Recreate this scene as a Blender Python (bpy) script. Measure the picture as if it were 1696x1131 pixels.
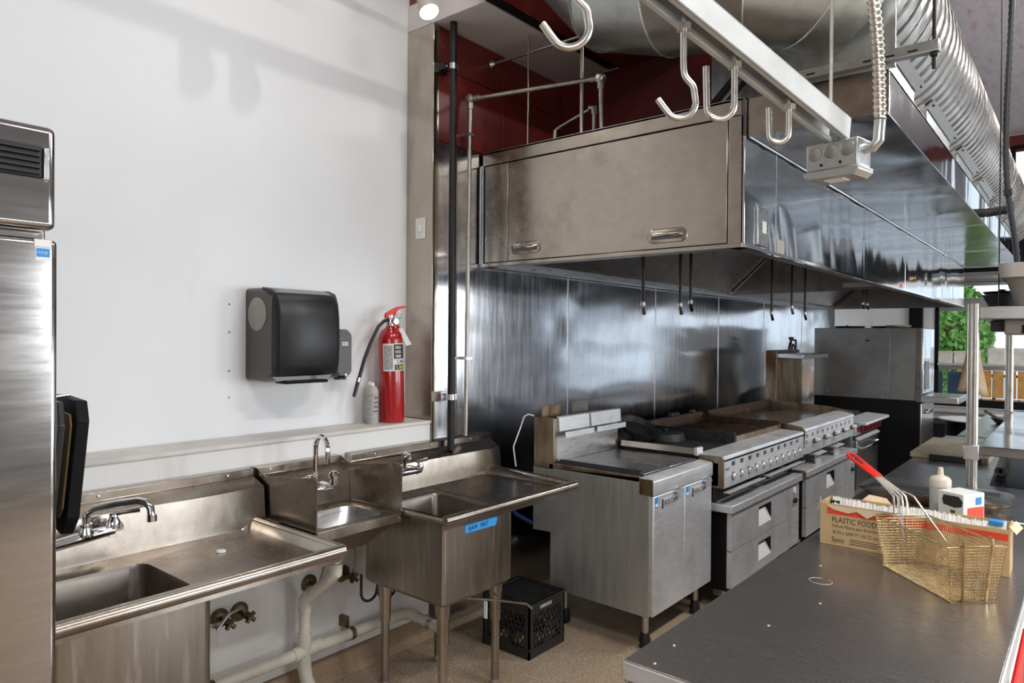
import bpy, bmesh, math, random
from mathutils import Vector, Matrix
for _o in list(bpy.data.objects): bpy.data.objects.remove(_o)
S = bpy.context.scene
COL = S.collection
R = math.radians
rnd = random.Random(11)

# ------------------------------------------------------------------ camera, world, lights, exposure
CAM_H, YAW, PITCH, ROLL, FPX = 1.68, R(39.62), R(0.41), R(0.454), 1152.0
_fw = Vector((math.cos(YAW), math.sin(YAW), 0)); _rt = Vector((math.sin(YAW), -math.cos(YAW), 0)); _dn = Vector((0, 0, -1))
_cp, _sp, _cr, _sr = math.cos(PITCH), math.sin(PITCH), math.cos(ROLL), math.sin(ROLL)
_r1, _d1, _f1 = _rt, _dn*_cp - _fw*_sp, _dn*_sp + _fw*_cp
CR, CD, CF = _r1*_cr - _d1*_sr, _r1*_sr + _d1*_cr, _f1
cam = bpy.data.cameras.new('camera'); cam_o = bpy.data.objects.new('camera', cam); COL.objects.link(cam_o)
cam.sensor_width = 36.0; cam.lens = FPX/1696*36; cam.clip_start = 0.02; cam.clip_end = 200
m = Matrix.Identity(4)
for i in range(3):
    m[i][0] = CR[i]; m[i][1] = -CD[i]; m[i][2] = -CF[i]
m[0][3], m[1][3], m[2][3] = 0, 0, CAM_H
cam_o.matrix_world = m
S.camera = cam_o

W = bpy.data.worlds.new('sky'); S.world = W; W.use_nodes = True
_bg = W.node_tree.nodes['Background']; _bg.inputs[0].default_value = (0.80, 0.90, 1.0, 1); _bg.inputs[1].default_value = 1.5

def area(name, loc, rot, sx, sy, power, col=(1, 1, 1)):
    l = bpy.data.lights.new(name, 'AREA'); l.shape = 'RECTANGLE'; l.size = sx; l.size_y = sy; l.energy = power; l.color = col
    o = bpy.data.objects.new(name, l); COL.objects.link(o); o.location = loc; o.rotation_euler = rot
    return o
DAY = (0.93, 0.97, 1.0)
# daylight entering the shopfront windows of the long right wall and the wall behind the camera
for k, (wx, pw) in enumerate(((3.5, 95), (6.2, 95), (8.9, 80))):
    area('daylight_window', (wx, -4.05, 1.75), (R(90), 0, 0), 2.0, 1.7, pw, DAY)
area('daylight_window', (-2.92, -1.6, 1.9), (R(90), 0, R(-90)), 2.6, 1.9, 62, DAY)
# linear ceiling fixtures over the aisle (housings are built with the ceiling below)
FIX = ((.3, -.9), (2.9, -1.1), (5.6, -1.1), (8.6, -1.1))
for fx_, fy_ in FIX: area('ceiling_fixture_light', (fx_, fy_, 4.42), (0, 0, 0), 1.4, .22, 92, (.98, .98, .97))
S.view_settings.view_transform = 'Standard'; S.view_settings.look = 'None'
S.view_settings.exposure = -0.08; S.view_settings.gamma = 1.0; S.view_settings.use_curve_mapping = False

# ------------------------------------------------------------------ materials
class NT:
    def __init__(s, name):
        s.m = bpy.data.materials.new(name); s.m.use_nodes = True; s.t = s.m.node_tree
        s.b = s.t.nodes['Principled BSDF']; s._co = None
    def n(s, kind, **k):
        x = s.t.nodes.new(kind)
        for a, v in k.items(): setattr(x, a, v)
        return x
    def l(s, a, b): s.t.links.new(a, b)
    def co(s):
        if s._co is None: s._co = s.n('ShaderNodeTexCoord').outputs['Object']
        return s._co
    def noise(s, scale=5, detail=3, rough=.5, vec=(1, 1, 1), dist=0):
        mp = s.n('ShaderNodeMapping'); mp.inputs['Scale'].default_value = vec; s.l(s.co(), mp.inputs['Vector'])
        x = s.n('ShaderNodeTexNoise'); x.inputs['Scale'].default_value = scale; x.inputs['Detail'].default_value = detail
        x.inputs['Roughness'].default_value = rough; x.inputs['Distortion'].default_value = dist
        s.l(mp.outputs[0], x.inputs['Vector']); return x.outputs['Fac']
    def ramp(s, fac, stops):
        r = s.n('ShaderNodeValToRGB'); e = r.color_ramp.elements
        while len(e) < len(stops): e.new(.5)
        for i, (p, c) in enumerate(stops):
            e[i].position = p; e[i].color = (*c, 1) if len(c) == 3 else c
        s.l(fac, r.inputs[0]); return r.outputs[0]
    def mix(s, fac, a, b, mode='MIX'):
        x = s.n('ShaderNodeMix', data_type='RGBA', blend_type=mode)
        for key, v in ((0, fac), (6, a), (7, b)):
            if isinstance(v, (int, float)): x.inputs[key].default_value = v
            elif isinstance(v, tuple): x.inputs[key].default_value = (*v, 1) if len(v) == 3 else v
            else: s.l(v, x.inputs[key])
        return x.outputs[2]
    def maprange(s, fac, a, b, c, d):
        x = s.n('ShaderNodeMapRange'); s.l(fac, x.inputs[0])
        for i, v in enumerate((a, b, c, d)): x.inputs[1+i].default_value = v
        return x.outputs[0]
    def bump(s, h, strength, dist=.01, prev=None):
        x = s.n('ShaderNodeBump'); x.inputs['Strength'].default_value = strength; x.inputs['Distance'].default_value = dist
        s.l(h, x.inputs['Height'])
        if prev is not None: s.l(prev, x.inputs['Normal'])
        return x.outputs[0]
    def set(s, **k):
        for a, v in k.items():
            i = s.b.inputs[a.replace('_', ' ')]
            if isinstance(v, (int, float)): i.default_value = v
            elif isinstance(v, tuple): i.default_value = (*v, 1) if len(v) == 3 else v
            else: s.l(v, i)
        return s

def plain(name, col, rough=.5, metal=0, var=.12, scale=8, bump=0.0, spec=.5, coat=0):
    t = NT(name); f = t.noise(scale, 4, .6)
    a = tuple(c*(1-var) for c in col); b = tuple(min(1, c*(1+var)) for c in col)
    t.set(Base_Color=t.ramp(f, [(.3, a), (.7, b)]), Roughness=t.maprange(f, 0, 1, max(.02, rough*.85), min(1, rough*1.15)), Metallic=metal)
    t.b.inputs['Specular IOR Level'].default_value = spec
    if coat: t.b.inputs['Coat Weight'].default_value = coat
    if bump: t.set(Normal=t.bump(t.noise(scale*12, 3), bump, .004))
    return t.m

def steel(name, base, rough, wave=0.0, wscale=1.6, streak=(1, 1, 1), sscale=6, sbump=.03, dirt=None, damt=.5, dscale=3, dvec=(1, 1, 1), dlo=.5, dhi=.72, rvar=.25, wvec=(1, 1, 1), metal=1.0):
    t = NT(name)
    st = t.noise(sscale, 6, .65, streak)
    col = t.ramp(st, [(.25, tuple(c*.86 for c in base)), (.75, tuple(min(1, c*1.08) for c in base))])
    rg = t.maprange(st, .2, .8, rough*(1-rvar), rough*(1+rvar))
    if dirt:
        df = t.maprange(t.noise(dscale, 5, .58, dvec, .15), dlo, dhi, 0, damt)
        col = t.mix(df, col, dirt)
        rm = t.n('ShaderNodeMath', operation='MULTIPLY_ADD'); t.l(df, rm.inputs[0]); rm.inputs[1].default_value = .10; t.l(rg, rm.inputs[2]); rg = rm.outputs[0]
    t.set(Base_Color=col, Roughness=rg, Metallic=metal)
    nb = None
    if wave: nb = t.bump(t.noise(wscale, 1.5, .4, wvec, .6), wave, .05)
    if sbump: nb = t.bump(st, sbump, .004, nb)
    if nb is not None: t.set(Normal=nb)
    return t.m

M = {}
# setting
t = NT('white_wall_paint'); f = t.noise(1.2, 3, .5); f2 = t.noise(5, 5, .7, (1, 1, .25))
c = t.ramp(f, [(.3, (.73, .735, .745)), (.7, (.785, .79, .795))])
c = t.mix(t.maprange(f2, .62, .85, 0, .25), c, (.60, .57, .52))
t.set(Base_Color=c, Roughness=.38, Normal=t.bump(t.noise(140, 3), .05, .002)); M['wall'] = t.m
t = NT('white_wall_grimy'); f2 = t.noise(3.5, 6, .7, (1.6, 1, .45)); sp = t.noise(70, 2, .5)
c = t.mix(t.maprange(f2, .55, .8, 0, .6), (.74, .735, .72), (.50, .46, .40))
c = t.mix(t.maprange(sp, .72, .78, 0, .45), c, (.24, .19, .13))
t.set(Base_Color=c, Roughness=.45, Normal=t.bump(t.noise(160, 3), .1, .002)); M['wall_low'] = t.m
M['ledge'] = plain('ledge_paint', (.62, .59, .55), .45, var=.18, scale=4, bump=.08)
t = NT('red_gloss_paint'); f = t.noise(2.2, 4, .6)
t.set(Base_Color=t.ramp(f, [(.3, (.12, .016, .014)), (.7, (.18, .028, .024))]), Roughness=.28, Normal=t.bump(t.noise(60, 3), .05, .003)); M['red'] = t.m
M['maroon'] = plain('maroon_paint', (.10, .006, .008), .45, var=.2, scale=3)
M['soffit'] = plain('soffit_paint', (.62, .57, .56), .6, var=.05, scale=2, bump=.03)
t = NT('old_ceiling_paint'); f = t.noise(2.2, 7, .7, (1, 3, 1)); k = t.noise(9, 8, .75, (1, 1, 1), 1.5)
c = t.ramp(f, [(.3, (.40, .36, .40)), (.55, (.56, .53, .56)), (.72, (.45, .22, .24))])
c = t.mix(t.maprange(k, .66, .70, 0, .7), c, (.10, .08, .09))
t.set(Base_Color=c, Roughness=.7, Normal=t.bump(k, .25, .02)); M['ceiling'] = t.m
t = NT('epoxy_floor'); sp = t.noise(110, 3, .75); f = t.noise(1.6, 6, .7)
c = t.ramp(sp, [(.30, (.17, .115, .07)), (.5, (.36, .27, .185)), (.70, (.53, .43, .32))])
c = t.mix(t.maprange(f, .5, .75, 0, .6), c, (.13, .08, .045))
t.set(Base_Color=c, Roughness=.5, Normal=t.bump(sp, .18, .003)); M['floor'] = t.m
t = NT('cove_base'); f = t.noise(2.5, 6, .7, (3, 1, .5)); sp = t.noise(200, 2, .7)
c = t.ramp(sp, [(.3, (.20, .13, .075)), (.7, (.40, .29, .19))]); c = t.mix(t.maprange(f, .48, .7, 0, .7), c, (.14, .085, .045))
t.set(Base_Color=c, Roughness=.45); M['cove'] = t.m
M['grey_room'] = plain('grey_plaster', (.30, .31, .33), .7, var=.15, scale=1.2)
M['tan_room'] = plain('tan_plaster', (.40, .30, .22), .7, var=.12, scale=1.5)
# metals
M['steel'] = steel('brushed_steel', (.60, .60, .61), .30, .06, 2.5, (1, 1, 14), 10, .02, (.35, .33, .31), .4)
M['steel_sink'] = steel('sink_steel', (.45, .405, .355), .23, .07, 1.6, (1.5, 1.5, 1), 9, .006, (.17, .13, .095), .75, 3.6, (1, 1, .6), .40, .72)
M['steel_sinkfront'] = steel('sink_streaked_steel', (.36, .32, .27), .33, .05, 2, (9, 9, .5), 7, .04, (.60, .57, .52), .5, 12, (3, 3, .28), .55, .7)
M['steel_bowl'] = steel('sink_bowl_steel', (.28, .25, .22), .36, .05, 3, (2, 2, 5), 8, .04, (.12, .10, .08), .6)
M['steel_wall'] = steel('wall_sheet_steel', (.64, .655, .69), .15, .9, .55, (7, 7, .5), 5, .006, (.26, .26, .28), .5, 1.7, (1, 1, .6), .48, .74, .45, (1, 1, 2.2))
M['steel_hood'] = steel('hood_polished_steel', (.58, .595, .62), .10, .7, 1.7, (1, 1, 9), 4, .004, None, 0, wvec=(1, 1, .35))
M['steel_end'] = steel('hood_end_steel', (.47, .415, .355), .24, .22, .8, (1, 1, 1.2), 16, .005, (.25, .205, .16), .5, 3.4, (1, 1, 1), .54, .72)
M['steel_jog'] = steel('column_steel', (.50, .44, .375), .2, .5, 1.3, (1, 1, .4), 10, .02, (.30, .23, .16), .5, 4, (1, 1, .4))
M['steel_table'] = steel('worktop_steel', (.37, .345, .325), .25, .03, 2, (9, .7, 1), 22, .004, (.30, .285, .27), .4, 3, (1.5, 1, 1), .42, .75, .12, metal=.86)
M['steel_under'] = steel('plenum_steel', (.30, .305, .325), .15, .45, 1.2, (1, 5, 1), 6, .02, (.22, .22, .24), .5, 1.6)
M['steel_fryer'] = steel('fryer_side_steel', (.44, .445, .425), .44, .05, 2, (6, 6, .6), 6, .03, (.22, .22, .20), .5, 2.4, (2, 2, .5), metal=.7)
M['steel_front'] = steel('appliance_front_steel', (.66, .66, .67), .42, .05, 2.2, (1, 1, 6), 8, .02, (.36, .34, .32), .45, 4, metal=.55)
M['steel_rust'] = steel('greasy_steel', (.33, .265, .195), .40, .05, 3, (1, 1, .5), 8, .05, (.12, .055, .02), .9, 3.5, (2, 2, .5), .42, .62)
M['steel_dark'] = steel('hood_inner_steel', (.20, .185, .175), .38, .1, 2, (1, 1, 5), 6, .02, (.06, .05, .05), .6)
M['steel_fridge'] = steel('fridge_steel', (.43, .41, .39), .14, .4, .9, (1, 1, 12), 5, .012, (.40, .36, .33), .3, 3, (1, 1, 2), wvec=(1, 1, 1.4))
M['galv'] = steel('galvanised_steel', (.56, .57, .565), .36, .05, 2, (1, 1, 1), 30, .02, (.40, .41, .40), .5, 12)
M['galv_dark'] = steel('galvanised_duct_smooth', (.44, .45, .435), .34, .08, 1.2, (1, 1, 1), 24, .02, (.26, .26, .25), .5, 8)
M['spiral'] = steel('spiral_duct_steel', (.66, .655, .63), .30, .05, 3, (1, 1, 1), 14, .02, (.42, .40, .36), .4, 5)
M['chrome'] = steel('chrome', (.78, .78, .78), .07, 0, 1, (1, 1, 1), 20, 0)
M['zinc'] = steel('zinc_plated_hook', (.74, .72, .67), .30, 0, 1, (1, 1, 1), 30, .01)
M['strut'] = plain('grey_strut_finish', (.60, .61, .60), .42, .35, .06, 20)
M['pipe_steel'] = steel('pipe_steel', (.50, .47, .42), .38, 0, 1, (1, 1, 1), 20, .02, (.22, .17, .12), .5, 12)
M['brass_dirty'] = plain('tarnished_brass', (.14, .10, .06), .45, .7, .35, 25)
t = NT('cast_iron'); f = t.noise(20, 5, .7); t.set(Base_Color=t.ramp(f, [(.3, (.012, .012, .012)), (.7, (.05, .047, .045))]), Roughness=.5, Metallic=.4, Normal=t.bump(t.noise(150, 3), .2, .003)); M['iron'] = t.m
t = NT('burnt_grate'); f = t.noise(14, 6, .7); t.set(Base_Color=t.ramp(f, [(.3, (.015, .010, .008)), (.55, (.07, .035, .018)), (.75, (.20, .10, .05))]), Roughness=.65, Metallic=.3, Normal=t.bump(f, .4, .006)); M['grate'] = t.m
t = NT('griddle_plate'); f = t.noise(3, 6, .7); t.set(Base_Color=t.ramp(f, [(.3, (.16, .13, .11)), (.7, (.40, .36, .32))]), Roughness=t.maprange(f, .3, .7, .16, .36), Metallic=.9); M['griddle'] = t.m
t = NT('fryer_basket_wire'); t.set(Base_Color=t.ramp(t.noise(40, 3), [(.3, (.50, .34, .15)), (.7, (.80, .64, .38))]), Roughness=.3, Metallic=1.0); M['gold'] = t.m
# plastics and others
M['black'] = plain('black_plastic', (.010, .010, .011), .42, 0, .2, 12)
M['black_matte'] = plain('black_panel', (.006, .006, .007), .55, 0, .2, 6, spec=.15)
M['black_iron_pipe'] = plain('black_iron_pipe', (.014, .012, .011), .42, .3, .3, 14)
M['crate'] = plain('black_crate_plastic', (.018, .018, .018), .45, 0, .2, 20)
M['smoke'] = plain('smoke_grey_plastic', (.050, .042, .034), .32, 0, .12, 5, coat=.3)
M['lens'] = plain('smoky_window', (.33, .31, .27), .2, 0, .1, 6)
M['ext_red'] = plain('extinguisher_red', (.36, .005, .007), .22, 0, .06, 5, coat=.5)
M['red_plastic'] = plain('red_vinyl', (.72, .025, .018), .35, 0, .1, 10)
M['knob_red'] = plain('dark_red_knob', (.16, .012, .022), .3, 0, .15, 20)
M['knob_brown'] = plain('brown_knob', (.10, .04, .025), .35, 0, .3, 30)
M['rubber'] = plain('black_rubber', (.015, .015, .015), .55)
M['white_plastic'] = plain('white_plastic', (.80, .80, .79), .35, 0, .04)
M['pvc'] = plain('dirty_pvc', (.62, .58, .50), .4, 0, .16, 7, bump=.05)
M['paper'] = plain('white_paper', (.74, .73, .70), .7, 0, .06)
M['ink'] = plain('black_print', (.025, .022, .02), .6)
M['ink_grey'] = plain('grey_print', (.36, .35, .34), .6, 0, .4, 90)
M['ink_tan'] = plain('brown_grey_print', (.10, .075, .05), .6)
M['ink_red'] = plain('red_print', (.75, .06, .02), .55)
M['ink_yellow'] = plain('yellow_print', (.85, .75, .02), .5)
M['ink_blue'] = plain('blue_print', (.02, .25, .62), .5)
M['tape_blue'] = plain('blue_painter_tape', (.035, .30, .70), .55, 0, .08, 20)
M['pen_navy'] = plain('navy_marker', (.005, .02, .16), .5)
M['card'] = plain('corrugated_card', (.54, .37, .19), .75, 0, .07, 9, bump=.06)
M['card_torn'] = plain('torn_card', (.68, .52, .34), .8, 0, .08, 20)
M['card_dark'] = plain('card_inside', (.40, .27, .14), .8, 0, .08, 20)
t = NT('cling_film'); f = t.noise(60, 4, .7, (.3, 3, 1)); t.set(Base_Color=(.82, .80, .76), Roughness=.12, Normal=t.bump(f, .6, .01)); M['film'] = t.m
M['bottle'] = plain('milky_bottle', (.52, .55, .52), .28, 0, .05, 5)
M['bottle_cap'] = plain('cream_cap', (.66, .58, .47), .4, 0, .05, 8)
M['wood_block'] = plain('butcher_block', (.52, .42, .30), .5, 0, .2, 9)
M['foam'] = plain('dry_bread', (.46, .32, .17), .8, 0, .2, 20)
M['grey_panel'] = steel('oven_side_sheet', (.29, .29, .285), .42, .06, 1.2, (1, 1, 1), 12, .02, (.20, .19, .18), .5, 4)
M['tub'] = plain('grey_plastic_tub', (.22, .19, .165), .5, 0, .06, 5)
M['tub_light'] = plain('taupe_plastic_tub', (.44, .40, .36), .5, 0, .06, 5)
M['cloth'] = plain('tan_cloth', (.42, .31, .20), .85, 0, .15, 12)
M['hose_blue'] = plain('blue_hose', (.01, .03, .16), .35)
M['flex'] = steel('flex_conduit_steel', (.62, .56, .47), .34, 0, 1, (1, 1, 1), 20, .02)
M['dark_flex'] = plain('dark_flex_conduit', (.035, .035, .038), .45, .3)
t = NT('lamp_lens'); t.set(Base_Color=(1, 1, 1)); t.b.inputs['Emission Color'].default_value = (1, .93, .78, 1); t.b.inputs['Emission Strength'].default_value = 14; M['lamp'] = t.m
t = NT('leaf_green'); f = t.noise(6, 4, .7); t.set(Base_Color=t.ramp(f, [(.3, (.12, .32, .06)), (.55, (.28, .52, .13)), (.8, (.58, .74, .30))]), Roughness=.5); M['leaf'] = t.m
M['flower'] = plain('magenta_flower', (.55, .07, .22), .6, 0, .25, 9)
M['wood_orange'] = plain('orange_fence_wood', (.62, .27, .06), .6, 0, .25, 7)
M['navy'] = plain('navy_chair', (.012, .03, .055), .45)
M['pavement'] = plain('pale_pavement', (.62, .62, .62), .8)
M['board'] = plain('notice_board', (.72, .70, .62), .7, 0, .2, 8)
t = NT('window_glass'); t.set(Base_Color=(.95, .98, 1), Roughness=.02); t.b.inputs['Transmission Weight'].default_value = 1.0; t.b.inputs['IOR'].default_value = 1.01; M['glass'] = t.m

# ------------------------------------------------------------------ mesh helpers
OFF = {}
class MB:
    def __init__(s): s.v = []; s.f = []
    def add(s, vs, fs):
        b = len(s.v); s.v += [Vector(p) for p in vs]; s.f += [tuple(b+i for i in q) for q in fs]; return s
    def box(s, x0, x1, y0, y1, z0, z1):
        return s.add([(x0, y0, z0), (x1, y0, z0), (x1, y1, z0), (x0, y1, z0), (x0, y0, z1), (x1, y0, z1), (x1, y1, z1), (x0, y1, z1)],
                     [(0, 3, 2, 1), (4, 5, 6, 7), (0, 1, 5, 4), (1, 2, 6, 5), (2, 3, 7, 6), (3, 0, 4, 7)])
    def poly(s, pts): return s.add(pts, [tuple(range(len(pts)))])
    def prism(s, ax, pts, a0, a1):
        g = {'x': lambda a, p: (a, p[0], p[1]), 'y': lambda a, p: (p[0], a, p[1]), 'z': lambda a, p: (p[0], p[1], a)}[ax]
        n = len(pts)
        return s.add([g(a0, p) for p in pts]+[g(a1, p) for p in pts],
                     [tuple(range(n)), tuple(range(2*n-1, n-1, -1))]+[(i, (i+1) % n, n+(i+1) % n, n+i) for i in range(n)])
    def loft(s, rings, cap0=True, cap1=True, closed=True):
        n = len(rings[0]); vs = [p for r in rings for p in r]; fs = []
        for k in range(len(rings)-1):
            for i in range(n if closed else n-1):
                j = (i+1) % n; fs.append((k*n+i, k*n+j, (k+1)*n+j, (k+1)*n+i))
        if cap0: fs.append(tuple(range(n-1, -1, -1)))
        if cap1: fs.append(tuple((len(rings)-1)*n+i for i in range(n)))
        return s.add(vs, fs)
    def tube(s, pts, r, n=8, caps=True, closed=False):
        P = [Vector(p) for p in pts]; N = len(P); rs = r if isinstance(r, (list, tuple)) else [r]*N
        T = []
        for i in range(N):
            a = P[i-1] if (i > 0 or closed) else P[i]; b = P[(i+1) % N] if (i < N-1 or closed) else P[i]
            T.append((b-a).normalized())
        u = T[0].cross(Vector((0, 0, 1)))
        if u.length < .01: u = T[0].cross(Vector((1, 0, 0)))
        u.normalize(); rings = []
        for i in range(N):
            u = (u - T[i]*u.dot(T[i])).normalized(); w = T[i].cross(u)
            rings.append([P[i]+(u*math.cos(2*math.pi*k/n)+w*math.sin(2*math.pi*k/n))*rs[i] for k in range(n)])
        if closed: rings.append(rings[0])
        return s.loft(rings, caps and not closed, caps and not closed)
    def rod(s, a, b, r, n=8): return s.tube([a, b], r, n)
    def lathe(s, prof, o=(0, 0, 0), ax='z', n=20):
        o = Vector(o); rings = []
        for r, h in prof:
            r = max(r, 1e-5); ring = []
            for k in range(n):
                c, d = math.cos(2*math.pi*k/n)*r, math.sin(2*math.pi*k/n)*r
                ring.append(o+Vector({'z': (c, d, h), 'x': (h, c, d), 'y': (d, h, c)}[ax]))
            rings.append(ring)
        return s.loft(rings)
    def xf(s, mat): s.v = [mat @ p for p in s.v]; return s
    def build(s, name, mat, parent=None, smooth=35, bevel=0, seg=2, label=None):
        me = bpy.data.meshes.new(name); off = OFF.get(parent.name, Vector((0, 0, 0))) if parent else Vector((0, 0, 0))
        org = Vector((0, 0, 0)) if parent else None
        if parent is None:
            xs = [p.x for p in s.v]; ys = [p.y for p in s.v]; zs = [p.z for p in s.v]
            off = Vector(((min(xs)+max(xs))/2, (min(ys)+max(ys))/2, min(zs)))
        me.from_pydata([p-off for p in s.v], [], s.f)
        bm = bmesh.new(); bm.from_mesh(me); bmesh.ops.recalc_face_normals(bm, faces=bm.faces); bm.to_mesh(me); bm.free()
        if smooth:
            me.shade_smooth(); me.set_sharp_from_angle(angle=R(smooth))
        me.materials.append(M[mat] if isinstance(mat, str) else mat)
        o = bpy.data.objects.new(name, me); COL.objects.link(o)
        if parent: o.parent = parent
        else: o.location = off
        OFF[o.name] = off
        if bevel:
            b = o.modifiers.new('bevel', 'BEVEL'); b.width = bevel; b.segments = seg; b.limit_method = 'ANGLE'; b.angle_limit = R(40)
        if label: o['label'] = label
        return o
def thing(name, label, cat, loc, group=None):
    o = bpy.data.objects.new(name, None); COL.objects.link(o); o.location = loc; o.empty_display_size = .05
    OFF[o.name] = Vector(loc); o['label'] = label; o['category'] = cat
    if group: o['group'] = group
    return o
def tag(o, label, cat, group=None, kind=None):
    o['label'] = label; o['category'] = cat
    if group: o['group'] = group
    if kind: o['kind'] = kind
    return o
def struct(o, label=None, cat=None):
    o['kind'] = 'structure'
    if label: o['label'] = label
    if cat: o['category'] = cat
    return o
def dup(o, d, parent=None):
    c = o.copy(); COL.objects.link(c); c.parent = parent or o.parent; c.location = Vector(o.location)+Vector(d); OFF[c.name] = OFF.get(o.name, Vector())
    for ch in o.children:
        e = ch.copy(); COL.objects.link(e); e.parent = c
    return c
def box(name, mat, parent, x0, x1, y0, y1, z0, z1, bevel=.003, **k):
    return MB().box(x0, x1, y0, y1, z0, z1).build(name, mat, parent, bevel=bevel, **k)
def rr(x0, x1, y0, y1, r, z, n=4):
    pts = []
    for cx, cy, a in ((x1-r, y1-r, 0), (x0+r, y1-r, 90), (x0+r, y0+r, 180), (x1-r, y0+r, 270)):
        for k in range(n+1):
            b = R(a+90*k/n); pts.append((cx+r*math.cos(b), cy+r*math.sin(b), z))
    return pts
def arc(c, r, a0, a1, n, u, w):
    c, u, w = Vector(c), Vector(u), Vector(w)
    return [c+u*(r*math.cos(R(a0+(a1-a0)*k/n)))+w*(r*math.sin(R(a0+(a1-a0)*k/n))) for k in range(n+1)]
def text(name, s, size, org, xd, yd, mat, parent, ext=.0006, wide=1.0, label=None, shear=0, align='LEFT'):
    cu = bpy.data.curves.new(name, 'FONT'); cu.body = s; cu.size = size; cu.extrude = ext; cu.shear = shear; cu.resolution_u = 2; cu.align_x = align
    o = bpy.data.objects.new(name, cu); COL.objects.link(o)
    bpy.context.view_layer.update()
    me = bpy.data.meshes.new_from_object(o.evaluated_get(bpy.context.evaluated_depsgraph_get()))
    bpy.data.objects.remove(o); bpy.data.curves.remove(cu)
    xd = Vector(xd).normalized(); yd = Vector(yd).normalized(); zd = xd.cross(yd); org = Vector(org); off = OFF[parent.name]
    for v in me.vertices:
        p = v.co.copy(); v.co = org + xd*(p.x*wide) + yd*p.y + zd*p.z - off
    me.name = name; me.materials.clear(); me.materials.append(M[mat])
    q = bpy.data.objects.new(name, me); COL.objects.link(q); q.parent = parent; OFF[q.name] = off
    if label: q['label'] = label
    return q

# ------------------------------------------------------------------ the setting
YS, YW, XJ = 2.862, 3.08, 2.755
struct(MB().box(-3.1, 13.5, -4.3, 3.2, -.12, 0).build('floor', 'floor', smooth=0), 'speckled tan epoxy kitchen floor', 'floor')
struct(MB().box(-3.1, XJ, YW, 3.25, 1.185, 4.9).build('wall_left', 'wall', smooth=0), 'smooth white wall above the ledge', 'wall')
wl_ = bpy.data.objects['wall_left']
for z in (1.82, 1.69, 1.51, 1.385): MB().lathe([(.005, -.002), (.005, 0)], (1.655, YW, z), 'y', 8).build('screw', 'steel_dark', wl_)
struct(MB().box(-3.1, XJ-.02, 2.862, 3.25, 0, 1.185).build('wall_left', 'wall_low', smooth=0), 'grimy white half wall behind the sinks', 'wall')
struct(MB().box(-3.1, XJ-.018, 2.852, YW, 1.185, 1.203).build('trim_1', 'ledge', bevel=.003), 'grey ledge capping the white half wall', 'ledge')
struct(MB().prism('x', [(2.864, 0), (2.80, 0), (2.835, .03), (2.850, .10), (2.864, .105)], -3.1, XJ-.02).build('baseboard_left', 'cove'), 'stained tan cove base under the sinks', 'baseboard')
ws = struct(MB().box(XJ, 10.9, YS+.014, 3.25, 0, 4.9).build('wall_left', 'red', smooth=0), 'steel clad wall behind the cooking line, red above', 'wall')
seams = [XJ, 4.08, 5.385, 6.71, 7.98, 9.35, 10.88]
for a, b in zip(seams, seams[1:]):
    MB().box(a+.003, b-.003, YS, YS+.012, 0, 2.79).build('wall_panel', 'steel_wall', ws, bevel=.002)
for a, b in zip(seams[1:], seams[2:]):
    MB().box(a-.006, a+.006, YS-.004, YS, 0, 2.79).build('seam_strip', 'steel', ws, bevel=.001)
for x0, x1 in ((XJ+.003, 3.345), (3.352, 3.965)):
    for z0, z1 in ((2.797, 3.208), (3.213, 3.448)):
        MB().box(x0, x1, YS+.002, YS+.012, z0, z1).build('red_panel', 'red', ws, bevel=.002)
jog = MB().box(XJ-.012, XJ, YS, YW, 1.205, 3.448); jog.box(XJ-.012, XJ+.03, YS-.003, YS, 1.0, 3.448)
jog.box(XJ-.012, XJ, YS, 2.9, .06, 1.2).build('column_panel', 'steel_jog', ws, bevel=.002)
struct(MB().box(10.9, 13.5, 2.872, 3.25, 0, 4.9).build('wall_left', 'wall', smooth=0), 'plain white wall past the steel cladding', 'wall')
struct(MB().box(3.97, 4.1, 1.25, YS-.002, 2.81, 3.448).build('wall_bulkhead', 'maroon', smooth=0), 'dark maroon bulkhead above the hood', 'wall')
struct(MB().box(XJ-.012, 3.97, 2.475, YW, 3.45, 3.6).build('ceiling', 'soffit', smooth=0), 'pale pinkish soffit beside the slot vent', 'ceiling')
rc = struct(MB().box(2.66, 4.1, 1.75, 2.39, 3.45, 3.6).build('ceiling', 'red', smooth=0), 'dark red ceiling strip past the slot vent', 'ceiling')
mb = MB()
for k in range(4): mb.box(2.66, 3.97, 2.39+.0212*k, 2.39+.0212*k+.012, 3.452, 3.5)
mb.box(2.66, 3.97, 2.39, 2.475, 3.5, 3.52)
tag(mb.build('slot_diffuser', 'black', bevel=.001), 'black linear slot vent between soffit and red ceiling', 'vent')
struct(MB().box(-3.1, 13.5, -4.3, 3.25, 4.9, 5.0).build('ceiling', 'ceiling', smooth=0), 'old mauve grey painted ceiling high above the ducts', 'ceiling')
for k, (fx_, fy_) in enumerate(FIX):
    t = thing('linear_ceiling_light', ('linear ceiling light nearest the sinks, above the aisle', 'linear ceiling light above the work table aisle', 'linear ceiling light above the prep counter aisle', 'linear ceiling light nearest the far window')[k], 'lamp', (fx_, fy_, 4.44), 'linear ceiling lights over the aisle')
    MB().box(fx_-.75, fx_+.75, fy_-.13, fy_+.13, 4.44, 4.52).build('housing', 'white_plastic', t, bevel=.006)
    for dx in (-.6, .6): MB().rod((fx_+dx, fy_, 4.52), (fx_+dx, fy_, 4.9), .004).build('hanger', 'steel', t)
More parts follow.
